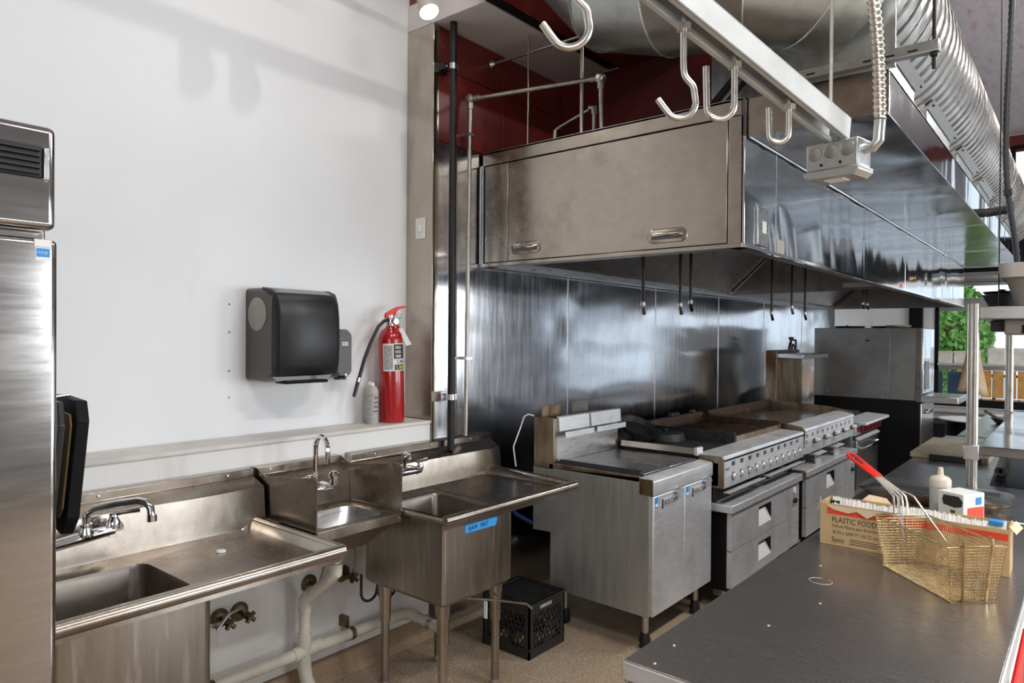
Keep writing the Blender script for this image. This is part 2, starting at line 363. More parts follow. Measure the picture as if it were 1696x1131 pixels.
# right wall (behind and right of the camera) with four shop windows, back wall with one
def wall_with_windows(name, axis, pos, thick, a0, a1, wins, z0, z1, mat, label):
    mb = MB(); edges = [a0]
    for w0, w1 in wins: edges += [w0, w1]
    edges.append(a1)
    def add(p, q, za, zb):
        if axis == 'y': mb.box(p, q, pos, pos+thick, za, zb)
        else: mb.box(pos, pos+thick, p, q, za, zb)
    add(a0, a1, 0, z0); add(a0, a1, z1, 4.9)
    for k in range(0, len(edges), 2): add(edges[k], edges[k+1], z0, z1)
    w = struct(mb.build(name, mat, smooth=0), label, 'wall')
    for w0, w1 in wins:
        fr = MB()
        for p, q, za, zb in ((w0, w0+.05, z0, z1), (w1-.05, w1, z0, z1), (w0, w1, z0, z0+.05), (w0, w1, z1-.05, z1), ((w0+w1)/2-.02, (w0+w1)/2+.02, z0, z1)):
            if axis == 'y': fr.box(p, q, pos+.02, pos+.08, za, zb)
            else: fr.box(pos+.02, pos+.08, p, q, za, zb)
        fr.build('window_frame', 'black_matte', w)
    return w
wall_with_windows('wall_right', 'y', -4.3, .12, -3.1, 13.5, [(2.4, 4.6), (5.1, 7.3), (7.8, 10.0)],   .85, 2.65, 'grey_room', 'grey shopfront wall with large windows')
wall_with_windows('wall_back', 'x', -3.1, .12, -4.3, 3.25, [(-2.95, -.25)], .9, 2.9, 'tan_room', 'tan plaster wall behind the viewer')
# far wall
mb = MB(); XF = 13.4
mb.box(XF, XF+.12, 2.33, 3.25, 0, 4.9); mb.box(XF, XF+.12, 1.96, 2.33, 0, 4.9); pass
mb.box(XF, XF+.12, -4.3, 1.96, 0, .62); mb.box(XF, XF+.12, -1.2, 1.96, 4.72, 4.9); mb.box(XF, XF+.12, .95, 1.96, 3.25, 4.72)
wf = struct(mb.build('wall_far', 'wall', smooth=0), 'white far wall with the street windows', 'wall')
MB().box(XF-.02, XF+.12, -1.2, 1.96, 2.62, 3.25).build('header', 'black_matte', wf)
MB().box(XF-.1, XF, 2.13, 2.33, 0, 4.2).build('column', 'black_matte', wf, bevel=.01)
MB().box(XF-.02, XF, -3.2, 1.96, 4.62, 4.88).build('red_band', 'red', wf)
MBX = MB(); MBX.box(XF, XF+.12, -4.3, -1.2, 2.62, 3.0); MBX.box(XF, XF+.12, -4.3, -1.2, 4.7, 4.9); MBX.box(XF, XF+.12, -4.3, -3.1, 3.0, 4.7); MBX.box(XF, XF+.12, -2.85, -1.65, 3.0, 4.7); MBX.box(XF, XF+.12, -1.45, -1.2, 3.0, 4.7); MBX.box(XF, XF+.12, -4.3, -3.9, .62, 2.62); MBX.box(XF, XF+.12, -1.2, -.2, 3.25, 4.72)  # narrow slits between upper pieces added out of view for bright hood streaks
struct(MBX.build('wall_far', 'grey_room', smooth=0), 'grey part of the far wall beyond the window', 'wall')
wn = struct(MB().box(XF+.02, XF+.03, -3.85, 1.92, .66, 2.60).build('window_1', 'glass', smooth=0), 'street window with black frame and green bush behind it', 'window')
for y0, y1, z0, z1 in ((1.90, 1.96, .62, 2.62), (-3.9, 1.96, .60, .72), (-3.9, 1.96, 1.20, 1.30), (-3.9, 1.96, 2.16, 2.36), (-3.9, 1.96, 2.56, 2.64)):
    MB().box(XF-.03, XF+.07, y0, y1, z0, z1).build('frame_bar', 'black_matte' if z0 < .7 else 'steel', wn, bevel=.004)
for y0 in (.52, -1.15, -2.6): MB().box(XF-.03, XF+.07, y0-.05, y0, .66, 2.6).build('mullion', 'black_matte', wn, bevel=.004)
wn2 = struct(MB().box(XF+.02, XF+.03, -.15, .92, 3.28, 4.70).build('window_2', 'glass', smooth=0), 'clerestory window high at the far end', 'window')
for y0, y1, z0, z1 in ((-.2, .95, 3.24, 3.30), (-.2, .95, 4.66, 4.72), (.90, .95, 3.3, 4.66), (.3, .36, 3.3, 4.66)):
    MB().box(XF-.03, XF+.07, y0, y1, z0, z1).build('frame_bar', 'black_matte', wn2)
struct(MB().box(XF-.35, XF, -3.2, 2.1, .52, .58).build('trim_2', 'tub_light', bevel=.005), 'grey sill shelf below the street window', 'ledge')

# ------------------------------------------------------------------ plumbing helpers
def gooseneck(t, base, up, reach_dir, reach, drop, r, mat='chrome', name='spout'):
    b = Vector(base); d = Vector(reach_dir).normalized(); rad = reach/2; top = b+Vector((0, 0, up-rad))
    pts = [b, b+Vector((0, 0, (up-rad)*.5)), top]+arc(top+d*rad, rad, 180, 0, 12, d, (0, 0, 1))[1:]+[top+d*reach+Vector((0, 0, -drop))]
    return MB().tube(pts, r, 10).build(name, mat, t)
def rivets(t, pts, r=.005):
    for p in pts: MB().lathe([(0, -.004), (r, -.003), (r, 0), (0, .001)], p, 'y', 8).build('screw', 'steel', t)
def basin(x0, x1, y0, y1, zt, zb, r, slope=.02):
    rings = [rr(x0, x1, y0, y1, r, zt), rr(x0+.006, x1-.006, y0+.006, y1-.006, r, zt-.015), rr(x0+slope, x1-slope, y0+slope, y1-slope, r, zb+.03), rr(x0+slope+.03, x1-slope-.03, y0+slope+.03, y1-slope-.03, r, zb)]
    return MB().loft(rings, False, True)
def deck(outer, inner):
    return MB().loft([outer, inner], False, False)
def sink_legs(t, spots, ztop):
    for x, y in spots:
        l = MB().tube([(x, y, .02), (x, y, ztop-.1)], .0205, 14).build('leg', 'steel_sink', t)
        MB().lathe([(.026, 0), (.027, .09), (.034, .15), (.036, .2)], (x, y, ztop-.19), 'z', 14).build('leg_socket', 'steel_sink', l)
        MB().lathe([(.022, 0), (.024, .012), (.018, .05)], (x, y, 0), 'z', 12).build('foot', 'steel', l)

# ------------------------------------------------------------------ upright refrigerator
t = thing('upright_refrigerator', 'tall stainless refrigerator at the left edge of the view', 'refrigerator', (.23, 2.36, 0))
box('cabinet', 'steel_fridge', t, -.12, .58, 1.955, 2.84, .14, 2.155, .006)
box('door', 'steel_fridge', t, -.125, .588, 1.892, 1.950, .17, 1.902, .014, seg=4)
fa = box('fascia', 'steel_fridge', t, -.125, .583, 1.890, 1.953, 1.922, 2.166, .016, seg=4)
g = box('vent_grille', 'black', t, -.05, .553, 1.884, 1.892, 2.040, 2.116, .003)
for k in range(5):
    MB().prism('x', [(1.876, 2.048+.0135*k), (1.884, 2.046+.0135*k), (1.884, 2.054+.0135*k), (1.879, 2.055+.0135*k)], -.045, .545).build('louver', 'black', g)
box('grille_end_cap', 'steel', t, .553, .566, 1.878, 1.892, 2.036, 2.112, .003)
box('sticker', 'paper', t, .538, .572, 1.8905, 1.892, 1.882, 1.899, 0, label='small white label')
st = box('energy_sticker', 'paper', t, .540, .571, 1.8905, 1.892, 1.850, 1.880, 0, label='blue and white efficiency sticker')
box('sticker_print', 'ink_blue', st, .542, .569, 1.8898, 1.8906, 1.858, 1.878, 0)
text('sticker_text', 'energy', .008, (.543, 1.8892, 1.866), (1, 0, 0), (0, 0, 1), 'paper', st, .0003)
for x in (-.08, .54):
    for y in (2.0, 2.78): MB().lathe([(.022, 0), (.022, .02), (.015, .03), (.015, .15)], (x, y, 0), 'z', 10).build('foot', 'black', t)
# ------------------------------------------------------------------ tray hung beside the refrigerator
def octo(x0, x1, y0, y1, z0, z1, c, tilt):
    pts = [(y0, z0+c), (y0+c, z0), (y1-c, z0), (y1, z0+c), (y1, z1-c), (y1-c, z1), (y0+c, z1), (y0, z1-c)]
    mb = MB().prism('x', pts, x0, x1)
    piv = Vector((x0, y1, z0)); return mb.xf(Matrix.Translation(piv) @ Matrix.Rotation(R(tilt[0]), 4, 'Z') @ Matrix.Rotation(R(tilt[1]), 4, 'Y') @ Matrix.Translation(-piv))
t = thing('serving_tray', 'black tray with cut corners hung on the refrigerator side', 'tray', (.62, 2.2, 1.14))
octo(.655, .670, 2.02, 2.40, 1.13, 1.50, .055, (-8, 5)).build('tray_back', 'black', t, bevel=.003)
octo(.705, .737, 2.06, 2.42, 1.14, 1.50, .05, (-8, 5)).build('tray_rim', 'black_matte', t, bevel=.004)
octo(.699, .707, 2.10, 2.38, 1.18, 1.46, .03, (-8, 5)).build('tray_liner', 'card_dark', t, bevel=.002)
MB().rod((.589, 2.22, 1.49), (.72, 2.22, 1.505), .005).build('hook', 'steel', t)

# ------------------------------------------------------------------ prep sink with drainboard (left)
t = thing('drainboard_sink', 'long stainless sink with right drainboard beside the refrigerator', 'sink', (.85, 2.4, 0))
X0, X1 = .605, 1.58
fr = MB().tube([(X0, 2.105, .888), (X1-.004, 2.105, .888)], .023, 14); fr.build('rolled_rim', 'steel_sink', t)
MB().tube([(X1-.004, 2.105, .888), (X1-.004, 2.70, .888)], .021, 14).build('rolled_rim', 'steel_sink', t)
MB().box(X0, X1-.01, 2.115, 2.128, .845, .885).build('rim_apron', 'steel_sink', t)
MB().loft([rr(X0, X1, 2.11, 2.72, .01, .905), rr(X0+.02, X1-.022, 2.135, 2.71, .012, .898), rr(X0+.035, X1-.045, 2.165, 2.70, .03, .868)], False, False).build('raised_edge', 'steel_sink', t, 60)
deck(rr(X0+.035, X1-.045, 2.165, 2.70, .03, .868), rr(.655, 1.08, 2.215, 2.60, .05, .862)).build('drainboard', 'steel_sink', t)
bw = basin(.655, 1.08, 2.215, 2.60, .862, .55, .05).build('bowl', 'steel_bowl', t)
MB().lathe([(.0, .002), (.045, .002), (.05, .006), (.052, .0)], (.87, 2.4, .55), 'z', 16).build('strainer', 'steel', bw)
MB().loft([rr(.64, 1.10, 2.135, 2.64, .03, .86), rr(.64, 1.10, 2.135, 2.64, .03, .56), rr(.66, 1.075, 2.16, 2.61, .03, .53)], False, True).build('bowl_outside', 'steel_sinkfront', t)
MB().prism('x', [(2.70, .866), (2.716, 1.030), (2.80, 1.062), (2.80, 1.095), (2.855, 1.095), (2.855, .866)], X0, 1.622).build('backsplash', 'steel_sink', t, bevel=.003)
rivets(t, [(x, 2.798, 1.08) for x in (.72, 1.00, 1.50)])
MB().lathe([(0, .006), (.016, .006), (.018, .003), (.018, 0)], (1.31, 2.49, .866), 'z', 14).build('drain_stopper', 'white_plastic', t, label='cream plastic stopper')
sink_legs(t, [(.69, 2.19), (1.05, 2.19), (.69, 2.58), (1.05, 2.58)], .56)
f = MB().tube([(.72, 2.64, .965), (.80, 2.635, .972), (.90, 2.63, .985), (.99, 2.63, .992)], [.018, .02, .022, .018], 12).build('faucet', 'chrome', t)
MB().tube([(.90, 2.625, .985), (.90, 2.625, 1.045), (.903, 2.618, 1.068), (.918, 2.595, 1.085), (.965, 2.525, 1.105), (1.005, 2.47, 1.115), (1.022, 2.448, 1.110), (1.032, 2.436, 1.092), (1.035, 2.432, 1.055)], .0125, 12).build('spout', 'chrome', f)
MB().tube([(1.035, 2.432, 1.068), (1.035, 2.432, 1.046)], .016, 12).build('aerator', 'chrome', f)
MB().lathe([(.024, 0), (.026, .012), (.018, .03), (.02, .045)], (.90, 2.625, .985), 'z', 14).build('collar', 'chrome', f)
for x in (.76, .99):
    MB().lathe([(.03, 0), (.032, .012), (.02, .03), (.022, .09)], (x, 2.71-.09, .995), 'y', 14).build('flange', 'chrome', f)
    MB().lathe([(.02, 0), (.022, .025), (.014, .04), (.014, .055)], (x, 2.63, .995), 'z', 12).build('valve', 'chrome', f)
    MB().tube([(x-.01, 2.63, 1.048), (x+.03, 2.615, 1.050), (x+.075, 2.60, 1.054)], [.010, .008, .011], 10).build('handle', 'chrome', f)

# ------------------------------------------------------------------ hand sink
t = thing('hand_sink', 'small wall hand sink with tall side splashes between two larger sinks', 'sink', (1.86, 2.6, .75))
HX0, HX1, HY0 = 1.638, 2.078, 2.352
sp = [(2.80, 1.10), (2.74, 1.075), (HY0+.03, 1.105), (HY0, 1.04), (HY0+.005, .885), (2.80, .885)]
MB().prism('x', [(2.855, 1.095), (2.80, 1.095), (2.72, 1.065), (HY0+.025, 1.108), (HY0, 1.09), (HY0+.004, .89), (2.855, .89)], HX0-.004, HX0).build('side_splash', 'steel_sink', t)
MB().prism('x', [(2.855, 1.095), (2.80, 1.095), (2.72, 1.065), (HY0+.025, 1.108), (HY0, 1.09), (HY0+.004, .89), (2.855, .89)], HX1, HX1+.004).build('side_splash', 'steel_sink', t)
MB().prism('x', [(2.72, .885), (2.735, 1.035), (2.80, 1.062), (2.80, 1.095), (2.855, 1.095), (2.855, .885)], HX0, HX1).build('backsplash', 'steel_sink', t, bevel=.002)
MB().loft([rr(HX0, HX1, HY0, 2.73, .012, .893), rr(HX0+.015, HX1-.015, HY0+.018, 2.72, .02, .897), rr(HX0+.05, HX1-.05, HY0+.045, 2.66, .06, .885)], False, False).build('rim', 'steel_sink', t, 60)
b = basin(HX0+.05, HX1-.05, HY0+.045, 2.66, .885, .765, .06, .03).build('bowl', 'steel', t)
MB().lathe([(0, .001), (.03, .001), (.036, .004), (.036, 0)], (1.858, 2.50, .765), 'z', 14).build('strainer', 'chrome', b)
MB().prism('x', [(HY0, .893), (HY0-.004, .85), (HY0+.01, .845), (HY0+.012, .89)], HX0, HX1).build('apron', 'steel_sink', t, bevel=.003)
MB().loft([rr(HX0+.005, HX1-.005, HY0+.012, 2.74, .02, .85), rr(HX0+.04, HX1-.04, HY0+.06, 2.70, .05, .80), rr(HX0+.08, HX1-.08, HY0+.10, 2.66, .06, .755)], False, True).build('underside', 'steel_sinkfront', t)
f = MB().tube([(1.79, 2.668, .985), (1.93, 2.668, .985)], .017, 12).build('faucet', 'chrome', t)
gooseneck(f, (1.842, 2.665, .985), .245, (-.15, -1, 0), .115, .055, .0115)
for x in (1.80, 1.925):
    MB().lathe([(.018, 0), (.02, .07)], (x, 2.66, .985), 'y', 12).build('flange', 'chrome', f)
    h = MB().lathe([(.016, 0), (.018, .02), (.024, .03), (.026, .05), (.012, .06)], (x, 2.64, 1.0), 'z', 8).build('handle', 'chrome', f)
rivets(t, [(1.66, HY0-.004, .862), (2.06, HY0-.004, .872), (1.70, 2.799, 1.08)], .004)

# ------------------------------------------------------------------ raw meat sink (right)
t = thing('raw_meat_sink', 'deep stainless sink on legs with blue tape and right drainboard', 'sink', (2.5, 2.4, 0))
X0, X1 = 2.100, 3.085
MB().tube([(X0, 2.105, .888), (X1-.004, 2.105, .888)], .022, 14).build('rolled_rim', 'steel_sink', t)
MB().tube([(X1-.004, 2.105, .888), (X1+.06, 2.73, .888)], .020, 14).build('rolled_rim', 'steel_sink', t)
MB().tube([(X0, 2.105, .888), (X0, 2.70, .888)], .014, 12).build('rolled_rim', 'steel_sink', t)
MB().box(X0, X1-.01, 2.113, 2.124, .845, .885).build('rim_apron', 'steel_sink', t)
MB().loft([rr(X0, X1+.04, 2.11, 2.745, .01, .905), rr(X0+.018, X1+.018, 2.13, 2.735, .012, .898), rr(X0+.03, X1-.01, 2.155, 2.725, .03, .870)], False, False).build('raised_edge', 'steel_sink', t, 60)
deck(rr(X0+.03, X1-.01, 2.155, 2.725, .03, .870), rr(2.165, 2.53, 2.205, 2.60, .035, .866)).build('drainboard', 'steel_sink', t)
b = basin(2.165, 2.53, 2.205, 2.60, .866, .53, .035).build('bowl', 'steel_bowl', t)
MB().lathe([(0, .001), (.045, .001), (.05, .004), (.05, 0)], (2.35, 2.40, .53), 'z', 16).build('strainer', 'steel', b)
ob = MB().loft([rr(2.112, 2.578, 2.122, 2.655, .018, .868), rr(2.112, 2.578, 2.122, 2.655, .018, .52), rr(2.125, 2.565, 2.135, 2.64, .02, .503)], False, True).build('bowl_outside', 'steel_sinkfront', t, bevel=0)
MB().prism('x', [(2.725, .868), (2.742, 1.012), (2.815, 1.052), (2.815, 1.088), (2.858, 1.094), (2.858, .868)], X0+.05, 3.205).build('backsplash', 'steel_sink', t, bevel=.003)
rivets(t, [(x, 2.812, 1.072) for x in (2.30, 2.70, 3.02)])
sink_legs(t, [(2.175, 2.185), (2.530, 2.185), (2.175, 2.575), (2.530, 2.575)], .51)
tp = MB().prism('y', [(2.245, .803), (2.452, .800), (2.463, .822), (2.459, .838), (2.246, .840)], 2.1195, 2.1215).build('tape_label', 'tape_blue', t, label='blue painter tape with handwriting')
text('tape_writing', 'RAW', .030, (2.268, 2.1188, .810), (1, 0, .02), (0, 0, 1), 'pen_navy', tp, .0003, .85)
text('tape_writing', 'MEAT', .027, (2.345, 2.1188, .812), (1, 0, .02), (0, 0, 1), 'pen_navy', tp, .0003, .8)
f = MB().tube([(2.25, 2.66, .985), (2.36, 2.655, .99), (2.47, 2.66, .985)], [.016, .021, .016], 12).build('faucet', 'chrome', t)
MB().tube([(2.36, 2.655, .99), (2.36, 2.652, 1.035)]+arc((2.335, 2.60, 1.04), .055, 0, 150, 9, (.35, .94, 0), (0, 0, 1))[2:], .0115, 10).build('spout', 'chrome', f)
for x in (2.25, 2.47):
    MB().lathe([(.024, 0), (.026, .01), (.016, .03), (.017, .08)], (x, 2.66, .985), 'y', 12).build('flange', 'chrome', f)
    MB().lathe([(.015, 0), (.018, .02), (.012, .035), (.012, .05)], (x, 2.655, .985), 'z', 10).build('valve', 'chrome', f)
    MB().tube([(x-.03, 2.65, 1.032), (x+.035, 2.64, 1.04)], [.007, .009], 8).build('handle', 'chrome', f)
lv = MB().tube([(2.33, 2.30, .455), (2.50, 2.13, .43), (2.60, 2.05, .405), (2.62, 2.032, .38)], .006, 8).build('drain_lever', 'steel_sink', t)
MB().box(2.445, 2.449, 2.165, 2.185, .35, .43).build('hang_tag', 'paper', lv, label='small white tag')
MB().lathe([(.05, 0), (.06, .02), (.06, .06), (.045, .085)], (2.35, 2.40, .42), 'z', 16).build('drain_valve', 'black_iron_pipe', t)

# ------------------------------------------------------------------ pvc drain and supply stops on the half wall
t = thing('drain_pipe', 'cream plastic drain pipe fixed along the half wall under the sinks', 'pipe', (1.9, 2.78, .0))
PY = 2.775; VX = 1.865
MB().tube([(1.880, 2.56, .76), (1.880, 2.56, .655)], .022, 12).build('tailpiece', 'steel', t)
lb = MB().tube([(1.880, 2.56, .708), (1.880, 2.56, .672)], .0232, 12).build('sticker', 'paper', t)
MB().lathe([(0, -.001), (.012, -.001), (.012, 0), (0, 0)], (1.875, 2.5363, .690), 'y', 14).build('logo', 'pen_navy', lb)
MB().tube([(1.880, 2.56, .668), (1.880, 2.562, .625), (1.878, 2.60, .592)], .030, 14).build('elbow', 'pvc', t)
MB().tube([(1.880, 2.585, .602), (1.872, 2.745, .480)], .0265, 14).build('sloping_pipe', 'pvc', t)
MB().tube([(1.873, 2.725, .503), (1.866, PY, .455), (VX, PY, .40)], .031, 14).build('elbow', 'pvc', t)
MB().tube([(VX, PY, .42), (VX, PY, .26)], .0265, 14).build('riser', 'pvc', t)
te = MB().tube([(VX, PY, .30), (VX, PY, .14)], .032, 14); te.tube([(VX-.06, PY, .215), (VX+.085, PY, .222)], .032, 14).build('tee', 'pvc', t)
MB().tube([(VX, PY, .15), (VX+.005, PY-.01, .09), (VX+.03, PY-.02, .02)], .030, 14).build('floor_bend', 'pvc', t)
MB().tube([(1.0, PY, .222), (VX-.05, PY, .216)], .027, 14).build('wall_pipe', 'pvc', t)
MB().tube([(VX+.05, PY, .216), (2.44, PY, .213)], .027, 14).build('wall_pipe', 'pvc', t)
MB().tube([(2.40, PY, .213), (2.46, PY-.004, .213), (2.485, PY-.04, .212), (2.49, PY-.09, .21)], .031, 14).build('elbow', 'pvc', t)
MB().tube([(2.49, PY-.06, .211), (2.47, 2.50, .205), (2.43, 2.44, .19)], .026, 14).build('branch_pipe', 'pvc', t)
MB().tube([(2.476, 2.585, .207), (2.473, 2.555, .206)], .031, 14).build('hose_clamp', 'steel', t)
for x in (1.42, 2.13):
    c = MB().tube([(x-.01, PY, .216), (x+.01, PY, .216)], .033, 14); z = .216
    c.box(x-.011, x+.011, PY+.03, 2.861, z+.02, z+.07); c.box(x-.011, x+.011, PY+.03, 2.861, z-.05, z-.025)
    c.build('strap', 'brass_dirty', t)
def stop_valve(x, z, hosepts, label):
    t = thing('supply_valve', label, 'valve', (x, 2.85, z))
    MB().lathe([(.042, 0), (.042, -.004), (.03, -.014), (.016, -.018)], (x, 2.86, z), 'y', 18).build('escutcheon', 'brass_dirty', t)
    MB().tube([(x, 2.855, z), (x, 2.79, z)], .011, 10).build('stem', 'brass_dirty', t)
    MB().lathe([(.016, -.0), (.018, .03), (.012, .04)], (x, 2.78, z), 'y', 10).build('body', 'brass_dirty', t)
    hd = MB()
    for a in range(4):
        q = R(45+90*a); hd.tube([(x, 2.768, z), (x+.026*math.cos(q), 2.764, z+.026*math.sin(q))], [.008, .010], 8)
    hd.build('handle', 'brass_dirty', t)
    MB().tube(hosepts, .0065, 8).build('hose', 'galv_dark', t)
stop_valve(2.138, .488, [(2.14, 2.78, .50), (2.13, 2.75, .60), (2.08, 2.70, .70), (1.95, 2.66, .77)], 'tarnished stop valve right of the sloping drain pipe')
stop_valve(1.944, .492, [(1.944, 2.78, .50), (1.955, 2.76, .58), (1.93, 2.72, .68), (1.88, 2.68, .77)], 'tarnished stop valve left of the sloping drain pipe')
stop_valve(1.589, .463, [(1.589, 2.78, .47), (1.55, 2.77, .515), (1.48, 2.75, .51), (1.42, 2.73, .47)], 'tarnished stop valve under the left drainboard, right one of the pair')
stop_valve(1.498, .461, [(1.498, 2.78, .47), (1.42, 2.76, .48), (1.15, 2.72, .60)], 'tarnished stop valve under the left drainboard, left one of the pair')
t = thing('supply_hose', 'dark braided hose looping behind the raw meat sink', 'hose', (2.2, 2.7, .3))
MB().tube([(2.13, 2.70, .52)]+arc((2.18, 2.70, .43), .05, 180, 330, 10, (1, 0, 0), (0, 0, 1))+[(2.24, 2.70, .50)], .007, 8).build('loop', 'dark_flex', t)
MB().tube([(2.20, 2.66, .52)]+arc((2.26, 2.66, .44), .06, 180, 330, 10, (1, 0, 0), (0, 0, 1))+[(2.34, 2.66, .52)], .007, 8).build('loop', 'dark_flex', t)

# ------------------------------------------------------------------ towel dispenser, soap dispenser
t = thing('towel_dispenser', 'black paper towel dispenser on the white wall', 'dispenser', (1.93, 2.95, 1.46))
def disp_ring(y, z0, z1, x0, x1, r): return [(p[0], y, p[1]) for p in [(a[0], a[1]) for a in rr(x0, x1, z0, z1, r, 0, 5)]]
MB().loft([disp_ring(3.079, 1.462, 1.90, 1.737, 2.115, .02), disp_ring(2.95, 1.458, 1.90, 1.739, 2.105, .03), disp_ring(2.868, 1.462, 1.888, 1.745, 2.080, .05)]).build('back_case', 'smoke', t, 50)
pr = [(2.90, 1.48), (2.838, 1.49), (2.815, 1.54), (2.808, 1.64), (2.812, 1.76), (2.83, 1.83), (2.862, 1.872), (2.905, 1.892)]
MB().loft([[(x, 2.90+(p[0]-2.90)*k, 1.68+(p[1]-1.68)*s) for p in pr]+[(x, 2.95, 1.90), (x, 2.95, 1.475)] for x, k, s in ((1.746, .35, .97), (1.752, .8, .99), (1.768, 1, 1), (2.05, 1, 1), (2.085, .85, .99), (2.108, .5, .975), (2.114, .1, .96))]).build('front_cover', 'black', t, 60)
MB().lathe([(0, -.003), (.072, -.003), (.078, 0), (.078, .006)], (1.738, 2.985, 1.775), 'x', 28).build('side_window', 'lens', t, label='round smoky viewing window')
MB().box(1.80, 2.03, 2.835, 2.93, 1.452, 1.466).build('towel_slot', 'black_matte', t, bevel=.004)
t = thing('soap_dispenser', 'small dark soap dispenser right of the towel dispenser', 'dispenser', (2.23, 3.02, 1.45))
MB().loft([disp_ring(3.079, 1.462, 1.705, 2.182, 2.276, .02), disp_ring(3.0, 1.458, 1.712, 2.180, 2.278, .025), disp_ring(2.972, 1.47, 1.70, 2.186, 2.272, .03)]).build('case', 'smoke', t, 50)
lb = MB().box(2.209, 2.249, 2.9695, 2.973, 1.625, 1.645).build('label_plate', 'paper', t, bevel=.001)
MB().box(2.213, 2.245, 2.9688, 2.9696, 1.632, 1.638).build('print', 'ink_grey', lb)
MB().box(2.20, 2.225, 3.04, 3.078, 1.712, 1.735).build('paper_tab', 'card_torn', t)
MB().lathe([(.006, 0), (.006, .002)], (2.235, 2.969, 1.475), 'y', 8).build('lock', 'steel', t)
MB().box(2.20, 2.25, 2.985, 3.03, 1.448, 1.46).build('nozzle', 'black', t, bevel=.003)

# ------------------------------------------------------------------ fire extinguisher and spray cans on the ledge
t = thing('fire_extinguisher', 'red fire extinguisher standing on the white ledge', 'fire extinguisher', (2.545, 2.962, 1.203))
t.rotation_euler = (0, R(-2.2), 0)
ex, ey, ez = 2.545, 2.962, 1.203
MB().lathe([(.05, 0), (.066, .004), (.068, .02), (.068, .455), (.063, .485), (.048, .508), (.026, .522), (.022, .54), (0, .54)], (ex, ey, ez), 'z', 32).build('cylinder', 'ext_red', t, 50)
def wrap(a0, a1, z0, z1, mat, name, par, rad=.0686, n=10):
    A = [R(a0+(a1-a0)*k/n) for k in range(n+1)]
    mb = MB()
    mb.loft([[(ex+rad*math.cos(a), ey+rad*math.sin(a), ez+z) for a in A] for z in (z0, z1)], False, False, False); return mb.build(name, mat, par)
lb = wrap(-168, -52, .285, .435, 'paper', 'label', t)
wrap(-163, -122, .295, .425, 'ink_grey', 'fine_print', lb, .0689)
wrap(-117, -56, .352, .430, 'ink', 'pictogram_block', lb, .0689)
wrap(-114, -56, .290, .320, 'ink', 'black_strip', lb, .0689)
for k in range(3): wrap(-110, -78, .358+.024*k, .374+.024*k, 'ink_grey', 'pictogram', lb, .0691, 4)
for s, a, z, m_ in (('S', -108, .293, 'ink_yellow'), ('A', -94, .293, 'ink_yellow'), ('F', -80, .293, 'ink_yellow'), ('E', -68, .293, 'ink_yellow'), ('C', -104, .326, 'ink'), ('A', -90, .326, 'ink'), ('N', -78, .326, 'ink')):
    q = R(a); text('lettering', s, .030 if m_ == 'ink' else .032, (ex+.0692*math.cos(q), ey+.0692*math.sin(q), ez+z), (-math.sin(q), math.cos(q), 0), (0, 0, 1), m_, lb, .0003, .75)
v = MB().lathe([(.024, 0), (.026, .02), (.02, .03), (.022, .06), (0, .062)], (ex, ey, ez+.53), 'z', 14).build('valve', 'steel', t)
MB().prism('y', [(ex-.035, ez+.575), (ex-.03, ez+.60), (ex+.0, ez+.615), (ex+.05, ez+.635), (ex+.10, ez+.640), (ex+.115, ez+.632), (ex+.10, ez+.630), (ex+.055, ez+.622), (ex+.03, ez+.59), (ex+.015, ez+.57)], ey-.011, ey+.011).build('lever', 'red_plastic', v, bevel=.002)
MB().prism('y', [(ex-.03, ez+.56), (ex-.03, ez+.572), (ex+.02, ez+.565), (ex+.06, ez+.535), (ex+.075, ez+.50), (ex+.068, ez+.498), (ex+.045, ez+.53), (ex+.015, ez+.552)], ey-.010, ey+.010).build('carry_handle', 'red_plastic', v, bevel=.002)
MB().lathe([(.018, -.012), (.02, 0), (.02, .01)], (ex+.01, ey-.028, ez+.555), 'y', 16).build('gauge', 'steel', v)
MB().tube(arc((ex+.045, ey-.02, ez+.59), .02, 0, 345, 16, (1, 0, 0), (0, .3, 1)), .0025, 6).build('pull_ring', 'steel', v)
hs = MB().tube([(ex-.02, ey-.01, ez+.565), (ex-.06, ey-.02, ez+.558), (ex-.10, ey-.022, ez+.53), (ex-.15, ey-.018, ez+.45), (ex-.19, ey-.01, ez+.36), (ex-.225, ey-.005, ez+.26), (ex-.235, ey-.005, ez+.235)], .0095, 10).build('hose', 'rubber', t)
MB().tube([(ex-.228, ey-.005, ez+.255), (ex-.262, ey-.005, ez+.165)], [.0105, .009], 10).build('nozzle', 'black', hs)
MB().tube([(ex-.225, ey-.005, ez+.262), (ex-.233, ey-.005, ez+.240)], .0112, 10).build('hose_clip', 'steel', hs)
tg = MB(); A = [(ex+.02, ey-.045, ez+.515), (ex+.045, ey-.05, ez+.52), (ex+.105, ey-.055, ez+.425), (ex+.068, ey-.052, ez+.418)]
tg.add(A+[(p[0], p[1]+.001, p[2]) for p in A], [(0, 1, 2, 3), (7, 6, 5, 4), (0, 1, 5, 4), (1, 2, 6, 5), (2, 3, 7, 6), (3, 0, 4, 7)]).build('inspection_tag', 'paper', t, label='white paper inspection tag')
